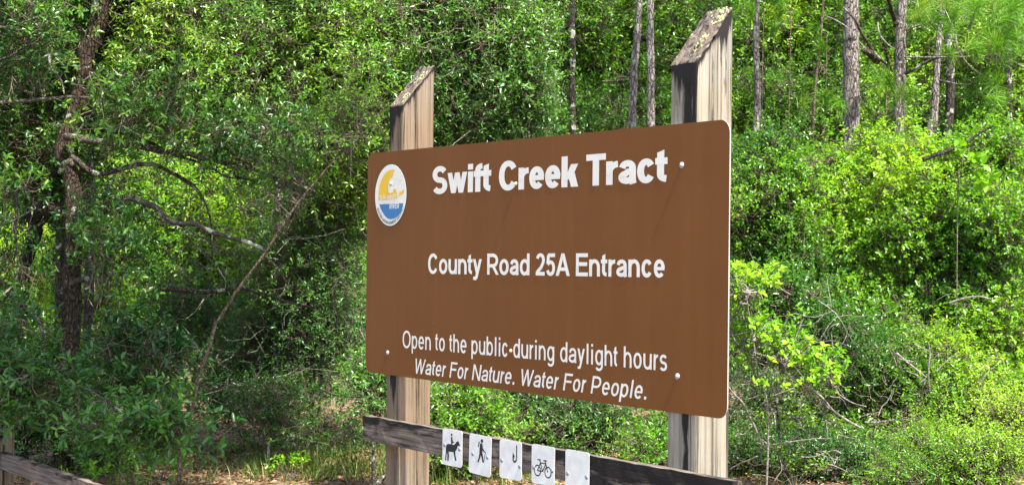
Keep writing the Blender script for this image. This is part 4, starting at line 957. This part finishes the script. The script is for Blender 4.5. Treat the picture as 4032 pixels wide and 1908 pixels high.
# ---- shaded thicket under the canopy (left)
def gxy(u, d):
    q = W(u, 1800, d); return (q[0], q[1], 0)
SHR = [
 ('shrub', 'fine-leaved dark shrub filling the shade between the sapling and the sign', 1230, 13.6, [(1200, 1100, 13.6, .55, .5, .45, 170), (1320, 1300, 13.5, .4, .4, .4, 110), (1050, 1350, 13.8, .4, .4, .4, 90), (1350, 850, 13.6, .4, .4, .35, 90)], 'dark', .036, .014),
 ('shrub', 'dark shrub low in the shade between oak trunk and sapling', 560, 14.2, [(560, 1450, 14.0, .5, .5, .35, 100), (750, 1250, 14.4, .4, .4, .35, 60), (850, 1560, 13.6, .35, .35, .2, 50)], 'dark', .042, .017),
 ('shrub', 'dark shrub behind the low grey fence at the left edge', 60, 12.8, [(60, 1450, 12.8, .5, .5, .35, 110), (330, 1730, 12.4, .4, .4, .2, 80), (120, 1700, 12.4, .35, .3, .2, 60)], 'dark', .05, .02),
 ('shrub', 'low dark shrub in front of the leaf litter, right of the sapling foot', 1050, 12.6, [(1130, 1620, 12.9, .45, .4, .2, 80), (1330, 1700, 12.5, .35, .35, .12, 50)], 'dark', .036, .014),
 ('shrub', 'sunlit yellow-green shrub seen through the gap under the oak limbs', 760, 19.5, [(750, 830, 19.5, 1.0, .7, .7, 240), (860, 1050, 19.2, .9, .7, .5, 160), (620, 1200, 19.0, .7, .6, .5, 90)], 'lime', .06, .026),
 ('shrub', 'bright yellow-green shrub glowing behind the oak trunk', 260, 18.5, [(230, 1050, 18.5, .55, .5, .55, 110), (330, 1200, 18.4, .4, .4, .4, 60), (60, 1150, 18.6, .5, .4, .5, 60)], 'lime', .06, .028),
 ('broadleaf_tree', 'green leafy tree far behind the oak trunk, upper left', 380, 22.5, [(350, 600, 22.5, .9, .7, .8, 170), (480, 300, 22.5, 1.0, .8, .9, 150), (100, 500, 22.5, .9, .8, .9, 120)], 'mid', .065, .03),
 ('shrub', 'green shrub behind the slanting sapling, half in shade', 1150, 19.5, [(1150, 1000, 19.8, .9, .7, .8, 170), (1300, 1300, 19.2, .7, .6, .6, 90), (950, 1400, 19, .7, .6, .5, 80)], 'mid', .055, .024),
 ('shrub', 'small shrub with pale shiny leaves beside the left post, just below the sign', 1470, 11.4, [(1480, 1560, 11.4, .15, .2, .17, 44), (1560, 1500, 11.5, .15, .2, .12, 24), (1450, 1490, 11.6, .1, .1, .12, 12)], 'glossy', .034, .015),
 ('shrub', 'leafy shrub just right of the left post, above the rail', 1760, 12.2, [(1780, 1580, 12.2, .32, .3, .22, 74), (1900, 1680, 12.4, .4, .3, .2, 70), (1730, 1750, 12.0, .2, .2, .12, 30)], 'mid', .04, .017),
 ('shrub', 'dark small-leaved shrub behind the middle of the rail', 2180, 12.8, [(2150, 1700, 12.8, .5, .4, .28, 120), (2350, 1640, 13.0, .4, .4, .25, 80), (2050, 1560, 13.2, .4, .4, .2, 60)], 'dark', .036, .015),
 ('shrub', 'small bright shrub in the corner between rail and right post', 2580, 11.4, [(2590, 1790, 11.2, .16, .2, .12, 34), (2640, 1700, 11.6, .15, .2, .15, 24)], 'lime', .036, .016),
 ('shrub', 'shrub hidden mostly behind the brown panel', 2250, 14.5, [(1900, 1200, 14.8, .7, .5, .8, 120), (2450, 1150, 15, .8, .5, .9, 140)], 'mid', .045, .018),
 # middle background, above the panel
 ('broadleaf_tree', 'yellow-green leafy tree just right of the glossy crown, above the panel', 2180, 20.5, [(2180, 130, 20.5, 1.0, .8, .9, 230), (2250, 450, 20.2, .9, .8, .6, 160), (2080, 620, 20.0, .8, .7, .6, 140), (2180, -500, 20.5, 1.4, 1.2, .9, 130)], 'mid', .06, .025),
 ('broadleaf_tree', 'bright leafy tree between the thin trunk and the twin pines', 2420, 21.5, [(2400, 200, 21.5, .8, .8, 1.0, 200), (2420, 480, 21, .8, .8, .6, 140), (2420, -400, 21.5, 1.2, 1.1, .8, 110)], 'lime', .06, .026),
 ('broadleaf_tree', 'leafy tree behind the twin pines, left of the tall right post', 2680, 22, [(2650, 220, 22, .8, .8, 1.2, 210), (2620, 520, 21.5, .8, .7, .5, 110), (2680, -350, 22, 1.2, 1.0, .8, 100)], 'mid', .06, .026),
 # right background
 ('broadleaf_tree', 'yellow-green leafy tree right of the tall post, behind the first pines', 3050, 22, [(3040, 130, 22, .9, .8, .9, 210), (3050, 430, 21.5, .9, .8, .7, 190), (3050, -450, 22, 1.3, 1.1, .8, 110)], 'lime', .058, .026),
 ('broadleaf_tree', 'bright leafy tree between the thick pine and the forked pine', 3420, 22, [(3330, 250, 22, .9, .8, 1.1, 230), (3480, 500, 21, .8, .8, .6, 150), (3400, -450, 22, 1.3, 1.1, .8, 110)], 'lime', .058, .026),
 ('broadleaf_tree', 'leafy tree with dark hollows behind the leaning grey pine', 3760, 22, [(3720, 180, 22, .9, .8, .9, 190), (3700, 500, 21.5, .8, .8, .6, 120), (3750, -450, 22, 1.3, 1.1, .8, 110)], 'mid', .058, .025),
 ('broadleaf_tree', 'bright leafy tree at the right edge, under the pine needles', 4030, 21, [(4050, 200, 21, .9, .8, 1.1, 220), (4020, 520, 20.5, .8, .8, .6, 150)], 'lime', .058, .026),
 # right shrub wall
 ('shrub', 'green shrub crowding the right edge of the panel at mid height', 2960, 15.2, [(2950, 640, 15.2, .45, .5, .3, 130), (2960, 860, 15.0, .4, .5, .35, 140), (3060, 1050, 15.0, .45, .5, .4, 160), (2980, 1350, 15.2, .45, .5, .4, 130)], 'mid', .040, .022),
 ('shrub', 'tall bright shrub in front of the thick pine', 3330, 15.0, [(3250, 700, 15.2, .6, .5, .35, 190), (3350, 930, 15.0, .6, .5, .4, 210), (3280, 1200, 14.9, .55, .5, .4, 170), (3450, 620, 15.4, .4, .4, .25, 80)], 'lime', .043, .025),
 ('shrub', 'tall bright shrub under the branched pine', 3640, 14.7, [(3620, 700, 14.9, .55, .5, .35, 170), (3680, 960, 14.6, .6, .5, .45, 220), (3600, 1280, 14.5, .55, .5, .45, 190)], 'lime', .043, .025),
 ('shrub', 'tall light green shrub filling the right edge of the photo', 3960, 14.3, [(3950, 650, 14.6, .5, .5, .3, 150), (3980, 900, 14.3, .5, .5, .45, 200), (3960, 1250, 14.2, .55, .5, .5, 210), (4000, 1580, 13.8, .5, .4, .35, 150)], 'lime', .042, .024),
 ('shrub', 'shrub low behind the bare twigs, leaf colour darkened as shade, right of the right post', 3100, 14.6, [(3000, 1600, 14.6, .45, .4, .3, 110), (3250, 1650, 14.6, .45, .4, .3, 110), (3150, 1850, 14.2, .6, .4, .18, 90), (3500, 1850, 14.2, .5, .4, .2, 90), (2900, 1800, 13.8, .25, .3, .2, 40)], 'dark', .036, .016),  # dark leaf colour stands in for the shade under the bush above
 ('shrub', 'low green shrub behind the feathery bush, near the right edge', 3850, 13.3, [(3800, 1600, 13.3, .45, .4, .25, 120), (3950, 1800, 13.0, .4, .4, .2, 90), (3650, 1450, 13.6, .4, .4, .3, 100)], 'lime', .034, .015),
 ('shrub', 'low growth at the bottom edge, leaf colour darkened as shade, right of the right post', 3150, 12.8, [(2950, 1820, 12.8, .3, .3, .16, 70), (3200, 1850, 12.4, .35, .3, .12, 90), (3430, 1870, 12.3, .3, .3, .14, 70)], 'dark', .034, .014),  # dark leaves added here as shade along the bottom edge
 ('shrub', 'dense shrub with bare grey twigs low on the right', 3400, 13.6, [(3400, 1480, 13.8, .5, .4, .3, 110), (3600, 1600, 13.5, .45, .4, .3, 110), (3150, 1750, 13.4, .4, .4, .2, 40), (3420, 1780, 13.4, .35, .3, .2, 40)], 'mid', .038, .02),
 ('shrub', 'fine feathery light green shrub in the lower right corner', 3700, 11.6, [(3650, 1810, 11.6, .33, .3, .18, 120), (3850, 1850, 11.4, .35, .3, .22, 130), (3560, 1900, 11.4, .25, .25, .15, 60), (4000, 1700, 11.8, .2, .25, .2, 60)], 'lime', .027, .012),
]
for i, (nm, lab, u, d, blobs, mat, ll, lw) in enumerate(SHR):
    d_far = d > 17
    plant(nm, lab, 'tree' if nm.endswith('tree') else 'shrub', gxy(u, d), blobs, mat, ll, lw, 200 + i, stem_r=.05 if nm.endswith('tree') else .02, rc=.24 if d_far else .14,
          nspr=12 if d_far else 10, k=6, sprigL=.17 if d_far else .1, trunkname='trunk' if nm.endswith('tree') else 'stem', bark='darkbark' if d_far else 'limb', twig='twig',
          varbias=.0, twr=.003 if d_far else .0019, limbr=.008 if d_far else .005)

# bright whorled bush right below the panel corner, with leaves one can count
BB = empty('shrub', gxy(3000, 11.7), 'brightest yellow-green bush with broad whorled leaves, at the lower right corner of the panel', 'shrub')
bst = []
for i, pts in enumerate([z6((400, 1216), (410, 900), (400, 620), (340, 420), (290, 100), (250, -160)), z6((1080, 810), (900, 700), (780, 570), (560, 430), (500, 330), (300, 260)), z6((380, 950), (300, 780), (230, 640), (140, 540), (60, 400)), z6((430, 930), (600, 905), (760, 885), (870, 885)), z6((640, 1020), (740, 1020), (880, 975), (940, 1000)), z6((130, 1110), (220, 1060), (330, 1010)), z6((410, 640), (450, 700), (470, 780)), z6((880, 520), (940, 590), (1030, 640), (1110, 660))]):
    P = PX(pts, 11.7, 11.5)
    if i == 0: P = np.vstack([[P[0][0], P[0][1], -.05], P])
    limb('stem', P, .010 if i < 3 else .006, .004, MAT['greytwig'], BB, 6, 22, .7, 80 + i); bst.append(spline(P, 20))
g1 = np.random.default_rng(9); spots = []
for (x, y) in ((470, 870), (520, 900), (340, 900), (400, 950), (250, 930), (200, 880), (470, 960), (400, 1010), (300, 980), (180, 1000), (200, 1060), (260, 1100), (350, 1060), (480, 1010)):
    spots.append((W(2800 + x / 1.905, 600 + y / 1.905, 11.6 + g1.uniform(-.1, .1)), np.array([g1.uniform(-.5, .5), -.5, g1.uniform(.1, .8)])))
for (x, y) in ((480, 130), (350, 60), (280, 80), (700, 200), (560, 210), (620, 250), (800, 250), (730, 300), (680, 340), (600, 370), (500, 300), (420, 340), (800, 340), (880, 430), (720, 480), (650, 500), (500, 480), (380, 500), (310, 490), (500, 530), (760, 420), (570, 290), (850, 380), (410, 200), (340, 170), (900, 500)):
    spots.append((W(2800 + x / 1.8247, 1240 + y / 1.8247, 11.5 + g1.uniform(-.1, .1)), np.array([g1.uniform(-.6, .6), -.5, g1.uniform(.1, .8)])))
single_leaves(BB, spots, leaf_meshes(MAT['yellow'], (.15, .3, .45, .6, .75), .62), 7, .047, 6, MAT['greytwig'], .045, 1.0)
plant('', '', '', (0, 0, 0), [(2930, 1120, 11.8, .2, .15, .13, 24), (3080, 1330, 11.8, .28, .2, .14, 34), (3200, 1440, 11.7, .2, .15, .1, 20), (2960, 1300, 12, .2, .2, .2, 20)], 'yellow', .042, .024, 140, root=BB, stems=bst, detail=2, rc=.08, nspr=5, k=6, sprigL=.05, gap=-2, twig='greytwig')

# broad round-leaved vine high on the right-hand shrubs
VN = empty('vine', gxy(3850, 13.8), 'bright round-leaved vine climbing over the shrubs near the right edge', 'vine')
vp = PX(z5((1850, 330), (1880, 100), (1900, -20), (1960, 40), (2040, 180), (2110, 270)), 13.8); limb('stem', np.vstack([[vp[0][0], vp[0][1], 0], vp]), .006, .003, MAT['twig'], VN, 6, 24, .4, 95)
gv = np.random.default_rng(33)
single_leaves(VN, [(W(2800 + x / 1.905, 600 + y / 1.905, 13.7), np.array([gv.uniform(-.5, .5), -.4, gv.uniform(-.3, .6)])) for x, y in ((1880, 20), (1900, 60), (1950, 40), (2000, 110), (2050, 180), (2040, 210), (2110, 250), (1890, -20), (2070, 150), (1990, 200))], leaf_meshes(MAT['yellow'], (.05, .15, .3), .8), 4, .085, 7, MAT['twig'], .07)
OB = empty('shrub', gxy(3120, 12.9), 'leafy arching shrub behind the brightest bush, shading the twigs below it', 'shrub')
plant('', '', '', gxy(3120, 12.9), [(3080, 1180, 12.7, .42, .35, .14, 90), (3320, 1330, 12.6, .36, .3, .12, 70)], 'mid', .04, .021, 150, root=OB, rc=.12)
# bare grey twigs tangled low on the right
def bare(root, n, ubox, vbox, dbox, seed, r=(.002, .006), L=.5):
    g = np.random.default_rng(seed); P = []; R = []
    for _ in range(n):
        p = W(g.uniform(*ubox), g.uniform(*vbox), g.uniform(*dbox)); d = unit(g.normal(0, 1, 3) * np.array([1, .5, .8])); rr = g.uniform(*r); l = g.uniform(.3, 1) * L / 6; q = [p]
        for k in range(6): d = unit(d + g.normal(0, .35, 3)); q.append(q[-1] + d * l)
        P.append(q); R.append(np.linspace(rr, rr * .35, 7))
    V, F = tubes(np.array(P), np.array(R), 4); o = mesh_obj('twigs', V, F, 4, MAT['greytwig'], root, smooth=True); o['kind'] = 'stuff'
bare([o for o in C.objects if o.get('label', '').startswith('dense shrub with bare')][0], 170, (2880, 3700), (1280, 1880), (12.6, 13.6), 3)
bare(BB, 60, (2880, 3300), (1150, 1880), (11.6, 12.4), 4)
T = [o for o in C.objects if o.get('label', '').startswith('tall light green')][0]
for pts in (z6((1850, 670), (1890, 560), (1950, 460), (2020, 370), (2050, 300), (2040, 240)), z6((1600, 780), (1590, 650), (1560, 450), (1570, 280), (1560, 200)), z6((1330, 270), (1420, 350), (1550, 450)), z5((1780, 1130), (1880, 1100), (2000, 1085), (2090, 1100)), z6((1390, 1000), (1440, 950), (1540, 870)), z6((1100, 770), (1200, 760), (1320, 745), (1480, 740))):
    limb('limb', PX(pts, 13.3, 13.2), .012, .006, MAT['greytwig'], T, 6, 18, .6, 90 + int(pts[0][0]) % 50)
bare([o for o in C.objects if o.get('label', '').startswith('fine-leaved dark shrub')][0], 260, (700, 1430), (700, 1600), (13.0, 14.0), 8, (.002, .005), .8)
bare(GT, 70, (600, 1900), (100, 700), (12.6, 13.6), 12, (.002, .005), .7)

# ---- pines
def tufts(parent, pts, dirs, L=.17, n=46, seed=0, wd=.0045, name='needles'):
    g = np.random.default_rng(seed); m = len(pts); idx = np.repeat(np.arange(m), n)
    D = unit(dirs[idx] * .9 + g.normal(0, .55, (m * n, 3))); b = pts[idx] + g.normal(0, .012, (m * n, 3)) + dirs[idx] * g.uniform(-.08, .03, (m * n, 1))
    nr = unit(g.normal(0, 1, (m * n, 3)) + SUNV)
    side = unit(np.cross(D, nr)) * wd / 2; l = (L * g.uniform(.7, 1.15, m * n))[:, None]; mid = b + D * l * .55; tip = b + D * l - np.array([0, 0, .02])
    V = np.stack([b - side, b + side, mid + side, tip, mid - side], 1).reshape(-1, 3); k = np.arange(m * n)[:, None] * 5
    V = V; F = np.concatenate([k + np.array([0, 1, 2, 4])], 0); F3 = k + np.array([4, 2, 3, 3])
    # the tips as thin quads collapse to triangles
    me_F = np.concatenate([k + np.array([0, 1, 2]), k + np.array([0, 2, 4]), k + np.array([4, 2, 3])], 1).reshape(-1, 3)
    var = np.clip(.45 + g.normal(0, .12, m)[idx] + g.normal(0, .12, m * n), 0, 1)
    o = mesh_obj(name, V, me_F, 3, MAT['needle'], parent, np.repeat(var, 3)); o['kind'] = 'stuff'
    return o
def pine(pts, d, r0, r1, label, seed, bark='pine', crown_n=60, extra=True, grp='pine trunks standing in the background'):
    P = PX(pts, d); top = P[0] + (P[0] - P[2]) / max(.1, (P[0] - P[2])[2]) * 6.0; P = to_ground(np.vstack([[top], P]))
    T = empty('pine_tree', (P[-1][0], P[-1][1], 0), label, 'tree', grp)
    limb('trunk', P, r0 * .85, r1, MAT[bark], T, 14, 90, .12, seed, rough=.14)
    g = np.random.default_rng(seed)
    c = top + np.array([0, 0, -.8]); q = c + g.normal(0, 1, (crown_n, 3)) * np.array([.9, .9, .7]); dr = unit(q - c + np.array([0, 0, .5]))
    Q = np.stack([np.tile(c, (crown_n, 1)) + (q - c) * 0.02 - np.array([0, 0, .3]), (c + q) / 2, q], 1); V, F = tubes(Q, np.tile([.02, .012, .005], (crown_n, 1)), 4)
    mesh_obj('branches', V, F, 4, MAT['limb'], T)['kind'] = 'stuff'
    tufts(T, q, dr, .22, 40, seed, .006)
    return T
pine([(2020, -60), (2028, 100), (2035, 250), (2050, 420), (2045, 640)], 21, .04, .05, 'faint thin dark trunk just left of the single thin trunk, above the panel', 301, 'darkbark')
pine([(2254, -60), (2257, 130), (2257, 260), (2255, 380), (2258, 560)], 19, .032, .04, 'thin dark pine trunk above the middle of the panel, standing alone', 302, 'darkbark')
pine([(2520, -60), (2510, 130), (2500, 280), (2492, 500), (2490, 700)], 18.5, .042, .05, 'left trunk of the pair of grey pines above the panel', 303)
pine([(2562, -60), (2563, 130), (2566, 280), (2568, 500), (2570, 700)], 18.2, .046, .05, 'right trunk of the pair of grey pines above the panel', 304)
pine(z4((345, -60), (340, 150), (335, 400), (340, 700), (335, 900), (330, 1216)), 19, .034, .048, 'slim dark grey pine trunk nearest the tall right post', 305, 'pine')
pine(z4((845, -60), (825, 200), (810, 400), (780, 620), (765, 850), (755, 1100)), 17.5, .012, .02, 'very thin pale brown pine stem left of the thick pine', 306, 'tantwig', 14)
pine(z4((1050, -60), (1055, 120), (1045, 400), (1045, 700), (1045, 950), (1035, 1150), (1030, 1500)), 16.5, .088, .092, 'thickest grey pine trunk in the right background', 307)
FK = pine(z4((1430, -60), (1425, 180), (1415, 400), (1410, 560), (1410, 750), (1400, 950), (1395, 1150), (1380, 1400)), 16.3, .058, .066, 'grey pine with crooked branches on both sides, right of the thickest pine', 308)
pine(z4((1750, -60), (1715, 200), (1700, 330), (1680, 560), (1670, 750), (1655, 950), (1630, 1100)), 17.0, .034, .044, 'leaning pale grey pine trunk right of the branched pine', 309)
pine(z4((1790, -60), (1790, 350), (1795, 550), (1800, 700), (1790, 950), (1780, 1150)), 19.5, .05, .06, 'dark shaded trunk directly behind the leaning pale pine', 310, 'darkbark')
pine(z4((2260, -60), (2250, 60), (2235, 400), (2230, 800)), 20, .03, .04, 'short length of dark trunk at the top right corner', 311, 'darkbark')
fkp = []
for i, (pts, r0, r1, bk) in enumerate([(z4((1360, 530), (1310, 480), (1260, 440), (1210, 380), (1150, 290), (1115, 220), (1080, 150), (1000, 60)), .02, .010, 'limb'), (z4((1250, 450), (1215, 390), (1190, 350)), .045, .03, 'bark'), (z4((1345, 510), (1320, 440), (1300, 380)), .016, .012, 'darkbark'),
        (z4((1395, 180), (1360, 110), (1335, 40), (1310, -40)), .026, .02, 'bark'), (z4((1455, 550), (1540, 510), (1640, 450), (1740, 420), (1880, 390), (2050, 350), (2250, 320), (2420, 290)), .018, .008, 'limb'), (z4((1460, 230), (1560, 190), (1660, 160), (1760, 190), (1830, 250), (1860, 370), (1950, 500), (2110, 610)), .012, .005, 'greytwig'),
        (z4((1450, 435), (1600, 432), (1780, 430), (2000, 425)), .009, .006, 'greytwig'), (z4((1710, 600), (1800, 620), (1880, 632), (1950, 630)), .009, .006, 'greytwig'), (z4((1740, 420), (1790, 370), (1830, 310)), .010, .008, 'greytwig'), (z4((1680, 430), (1630, 380), (1650, 310), (1720, 270), (1740, 300)), .008, .005, 'greytwig'),
        (z4((850, 120), (930, 150), (1040, 220), (1130, 330), (1200, 400)), .006, .004, 'greytwig'), (z4((1250, 170), (1265, 260), (1330, 340), (1380, 370)), .007, .004, 'greytwig'), (z4((2200, 430), (2300, 480), (2400, 540)), .008, .006, 'greytwig'), (z4((1500, 10), (1600, 50), (1760, 20), (1940, 90)), .006, .004, 'greytwig')]):
    P = PX(pts, 16.2, 15.6); limb('branch', P, r0, r1, MAT[bk], FK, 7, 24, .5, 400 + i, rough=.2); fkp.append(P)
g2 = np.random.default_rng(77)
tp_, td_ = [], []
for (x, y, s, n) in ((1700, 60, 170, 10), (1950, 130, 160, 12), (2100, 250, 150, 12), (2250, 100, 150, 10), (2000, 380, 120, 8), (2200, 420, 120, 6), (2050, 690, 60, 4), (2330, 300, 90, 6), (1500, 80, 90, 3), (2300, 20, 100, 5)):
    for _ in range(n):
        q = W(2800 + (x + g2.normal(0, s)) / 1.905, (y + g2.normal(0, s * .6)) / 1.905, g2.uniform(14.8, 16.2)); tp_.append(q); td_.append(unit(np.array([g2.uniform(-.4, 1), g2.uniform(-.8, .2), g2.uniform(-.3, .8)])))
tufts(FK, np.array(tp_), np.array(td_), .20, 60, 5, .0045)
Q = np.array(tp_); A_ = near_anchor(Q, [spline(p, 12) for p in fkp[4:6]]); V, F = tubes(np.stack([A_ * .4 + Q * .6 - np.array([0, 0, .05]), A_ * .15 + Q * .85, Q], 1), np.tile([.006, .005, .004], (len(Q), 1)), 4)
mesh_obj('branches', V, F, 4, MAT['greytwig'], FK, smooth=True)['kind'] = 'stuff'
# small young pines showing as needle brushes among the leaves
for i, (x, y, d, n, lab) in enumerate([(600, 90, 17.5, 4, 'young pine tip with long needles near the top, between slim pine and thin stem'), (1320, 700, 15.8, 7, 'young pine showing long green needles in front of the branched pine trunk'), (870, 280, 17.4, 3, 'needle brush of a young pine just left of the thickest pine, upper part'), (860, 790, 17.2, 4, 'needle brush of a young pine just left of the thickest pine, lower part'), (400, 60, 18.0, 3, 'young pine needles beside the slim pine at the top')]):
    c = W(2800 + x / 1.905, y / 1.905, d); T = empty('young_pine', (c[0], c[1], 0), lab, 'sapling', 'young pines among the background shrubs')
    limb('trunk', np.array([[c[0] + .1, c[1] + .1, -.05], [c[0], c[1] + .05, c[2] * .5], c]), .016, .006, MAT['tantwig'], T, 6, 14, .5, 500 + i)
    q = c + g2.normal(0, 1, (n, 3)) * np.array([.16, .12, .12]); tufts(T, q, unit(g2.normal(0, .4, (n, 3)) + np.array([0, -.4, .6])), .18, 70, 600 + i, .0045)
# fallen branch
P = PX(z4((1590, 1200), (1680, 1170), (1760, 1150), (1850, 1110), (1940, 1060), (2020, 1000), (2110, 950)), 14.0, 14.0)
FB = empty('fallen_branch', tuple(P[0]), 'dark fallen branch slanting across the top of the right-hand shrubs', 'branch')
limb('trunk', P, .022, .010, MAT['darkbark'], FB, 9, 24, .5, 700, rough=.2); limb('branch', PX(z4((1900, 1130), (1950, 1110), (2010, 1095)), 14.0), .008, .005, MAT['limb'], FB, 6, 10, .3, 701)

# ---- distant woods, one mass
def woods(name, y0, y1, x0, x1, z0, z1_, n, ll, lw, mat, seed, gs=.5, thr=-.12):
    g = np.random.default_rng(seed); m = int(n * 1.6)
    Pn = np.stack([g.uniform(x0, x1, m), g.uniform(y0, y1, m), g.uniform(z0, z1_, m)], 1); nz = fbm(Pn, gs, seed); Pn = Pn[nz > thr][:n]
    o = crown_mass(name, Pn, ll, lw, mat, g)
    return o
def crown_mass(name, Pn, ll, lw, mat, g):
    idx = np.repeat(np.arange(len(Pn)), 14); B = Pn[idx] + g.normal(0, .28, (len(idx), 3)); D = unit(g.normal(0, 1, (len(idx), 3)) + np.array([0, -.4, .3])); L = np.full(len(idx), .22)
    b, a, nr, l, w = sprigs(g, B, D, 4, L, ll, lw, .9, .9); V, F, nper, fp = leaf_geo(b, a, nr, l, w, 1, g)
    cv = fbm(Pn, .6, 9.1) * .6; var = np.clip(.42 + cv[np.repeat(idx, 4)] + g.normal(0, .15, len(b)), 0, 1)
    o = mesh_obj(name, V, F, nper, mat, None, np.repeat(var, fp)); o['kind'] = 'stuff'; return o
woods('distant_woods', 25.5, 29, -11, 11.5, 0, 7.5, 2300, .105, .046, MAT['mid'], 61)
woods('distant_woods', 31, 34, -14, 14, 0, 9.5, 2600, .15, .07, MAT['lime'], 62, .45, -.3)
woods('distant_woods', 36, 39, -17, 17, 0, 11, 2600, .24, .12, MAT['dark'], 63, .45, -.6)

# ---- leaf litter, grass and low ferns on the forest floor
def scatter(name, n, mat, ll, lw, flat, seed, box=(-4.5, 4.5, 9.8, 17.5)):
    g = np.random.default_rng(seed); x = g.uniform(box[0], box[1], n); y = g.uniform(box[2], box[3], n); z = np.array([ground_z(a, b) for a, b in zip(x, y)]) + g.uniform(.002, .02, n)
    a = unit(np.stack([g.normal(0, 1, n), g.normal(0, 1, n), g.normal(0, .25, n)], 1)); nr = unit(np.stack([g.normal(0, .3, n), g.normal(0, .3, n), np.ones(n)], 1)); nr = unit(nr - a * (nr * a).sum(1, keepdims=True))
    V, F, nper, fp = leaf_geo(np.stack([x, y, z], 1), a, nr, ll * g.uniform(.6, 1.3, n), lw * g.uniform(.7, 1.2, n), 1, g, .15, .2)
    o = mesh_obj(name, V, F, nper, mat, None, np.repeat(g.uniform(0, 1, n), fp)); o['kind'] = 'stuff'
scatter('leaf_litter', 22000, MAT['litter'], .06, .03, True, 71)
def grass(name, n, seed, hgt, boxes):
    g = np.random.default_rng(seed); xs, ys = [], []
    for (x0, x1, y0, y1, f) in boxes:
        k = int(n * f); cx_, cy_ = g.uniform(x0, x1, k // 24 + 1), g.uniform(y0, y1, k // 24 + 1); i = g.integers(0, len(cx_), k); xs.append(cx_[i] + g.normal(0, .07, k)); ys.append(cy_[i] + g.normal(0, .07, k))
    x, y = np.concatenate(xs), np.concatenate(ys); m = len(x); b = np.stack([x, y, np.array([ground_z(a, c) for a, c in zip(x, y)]) - .01], 1)
    d = unit(np.stack([g.normal(0, .45, m), g.normal(0, .45, m), np.ones(m)], 1)); h = (hgt * g.uniform(.4, 1.2, m))[:, None]; side = unit(np.stack([g.normal(0, 1, m), g.normal(0, 1, m), np.zeros(m)], 1)) * .0035
    mid = b + d * h * .6; tip = b + d * h + np.stack([d[:, 0], d[:, 1], -np.abs(d[:, 0])], 1) * h * .5
    V = np.stack([b - side, b + side, mid + side * .8, mid - side * .8, tip], 1).reshape(-1, 3); k = np.arange(m)[:, None] * 5
    F = np.concatenate([k + np.array([0, 1, 2]), k + np.array([0, 2, 3]), k + np.array([3, 2, 4])], 1).reshape(-1, 3)
    o = mesh_obj(name, V, F, 3, MAT['grass'], None, np.repeat(g.uniform(0, 1, m), 3)); o['kind'] = 'stuff'
grass('grass', 8000, 72, .20, [(-4.2, 2.6, 10.4, 14.5, .5), (-2.0, 0.2, 12.2, 15.0, .5)])
def plant_low(u, d, label, seed, mat='mid', n=10, h=.22, ll=.04, name='low_plant'):
    b = gxy(u, d); T = empty(name, b, label, 'plant'); g = np.random.default_rng(seed); tips = np.array(b) + np.stack([g.normal(0, .12, n), g.normal(0, .12, n), g.uniform(.4, 1, n) * h], 1)
    Pp = np.stack([np.tile(b, (n, 1)), (np.array(b) + tips) / 2 + np.array([0, 0, .03]), tips], 1); V, F = tubes(Pp, np.tile([.003, .0022, .0012], (n, 1)), 4); mesh_obj('stems', V, F, 4, MAT['twig'], T)['kind'] = 'stuff'
    D = unit(tips - np.array(b)); bb, a, nr, l, w = sprigs(g, Pp[:, 1], D, 10, np.full(n, h * .6), ll, ll * .42); V, F, nper, fp = leaf_geo(bb, a, nr, l, w, 2, g)
    mesh_obj('foliage', V, F, nper, MAT[mat], T, np.repeat(np.clip(g.normal(.5, .2, len(bb)), 0, 1), fp))['kind'] = 'stuff'
for i, (u, d, lab, m, h) in enumerate([(360, 11.6, 'small bright seedling at the lower left, right of the fence rail', 'lime', .16), (640, 11.9, 'low dark seedling left of the sapling foot', 'mid', .2), (1150, 12.0, 'bright seedling on the litter below the left end of the rail', 'lime', .18), (1230, 13.2, 'broad low plant on the sunlit litter, left of the left post', 'mid', .3), (1010, 13.4, 'low plant on the litter behind the sapling', 'mid', .25), (1880, 11.8, 'low leafy plant below the middle of the rail', 'lime', .35), (3130, 11.9, 'small bright seedling at the bottom, right of the right post', 'lime', .3)]):
    plant_low(u, d, lab, 800 + i, m, 12, h)
#PART4
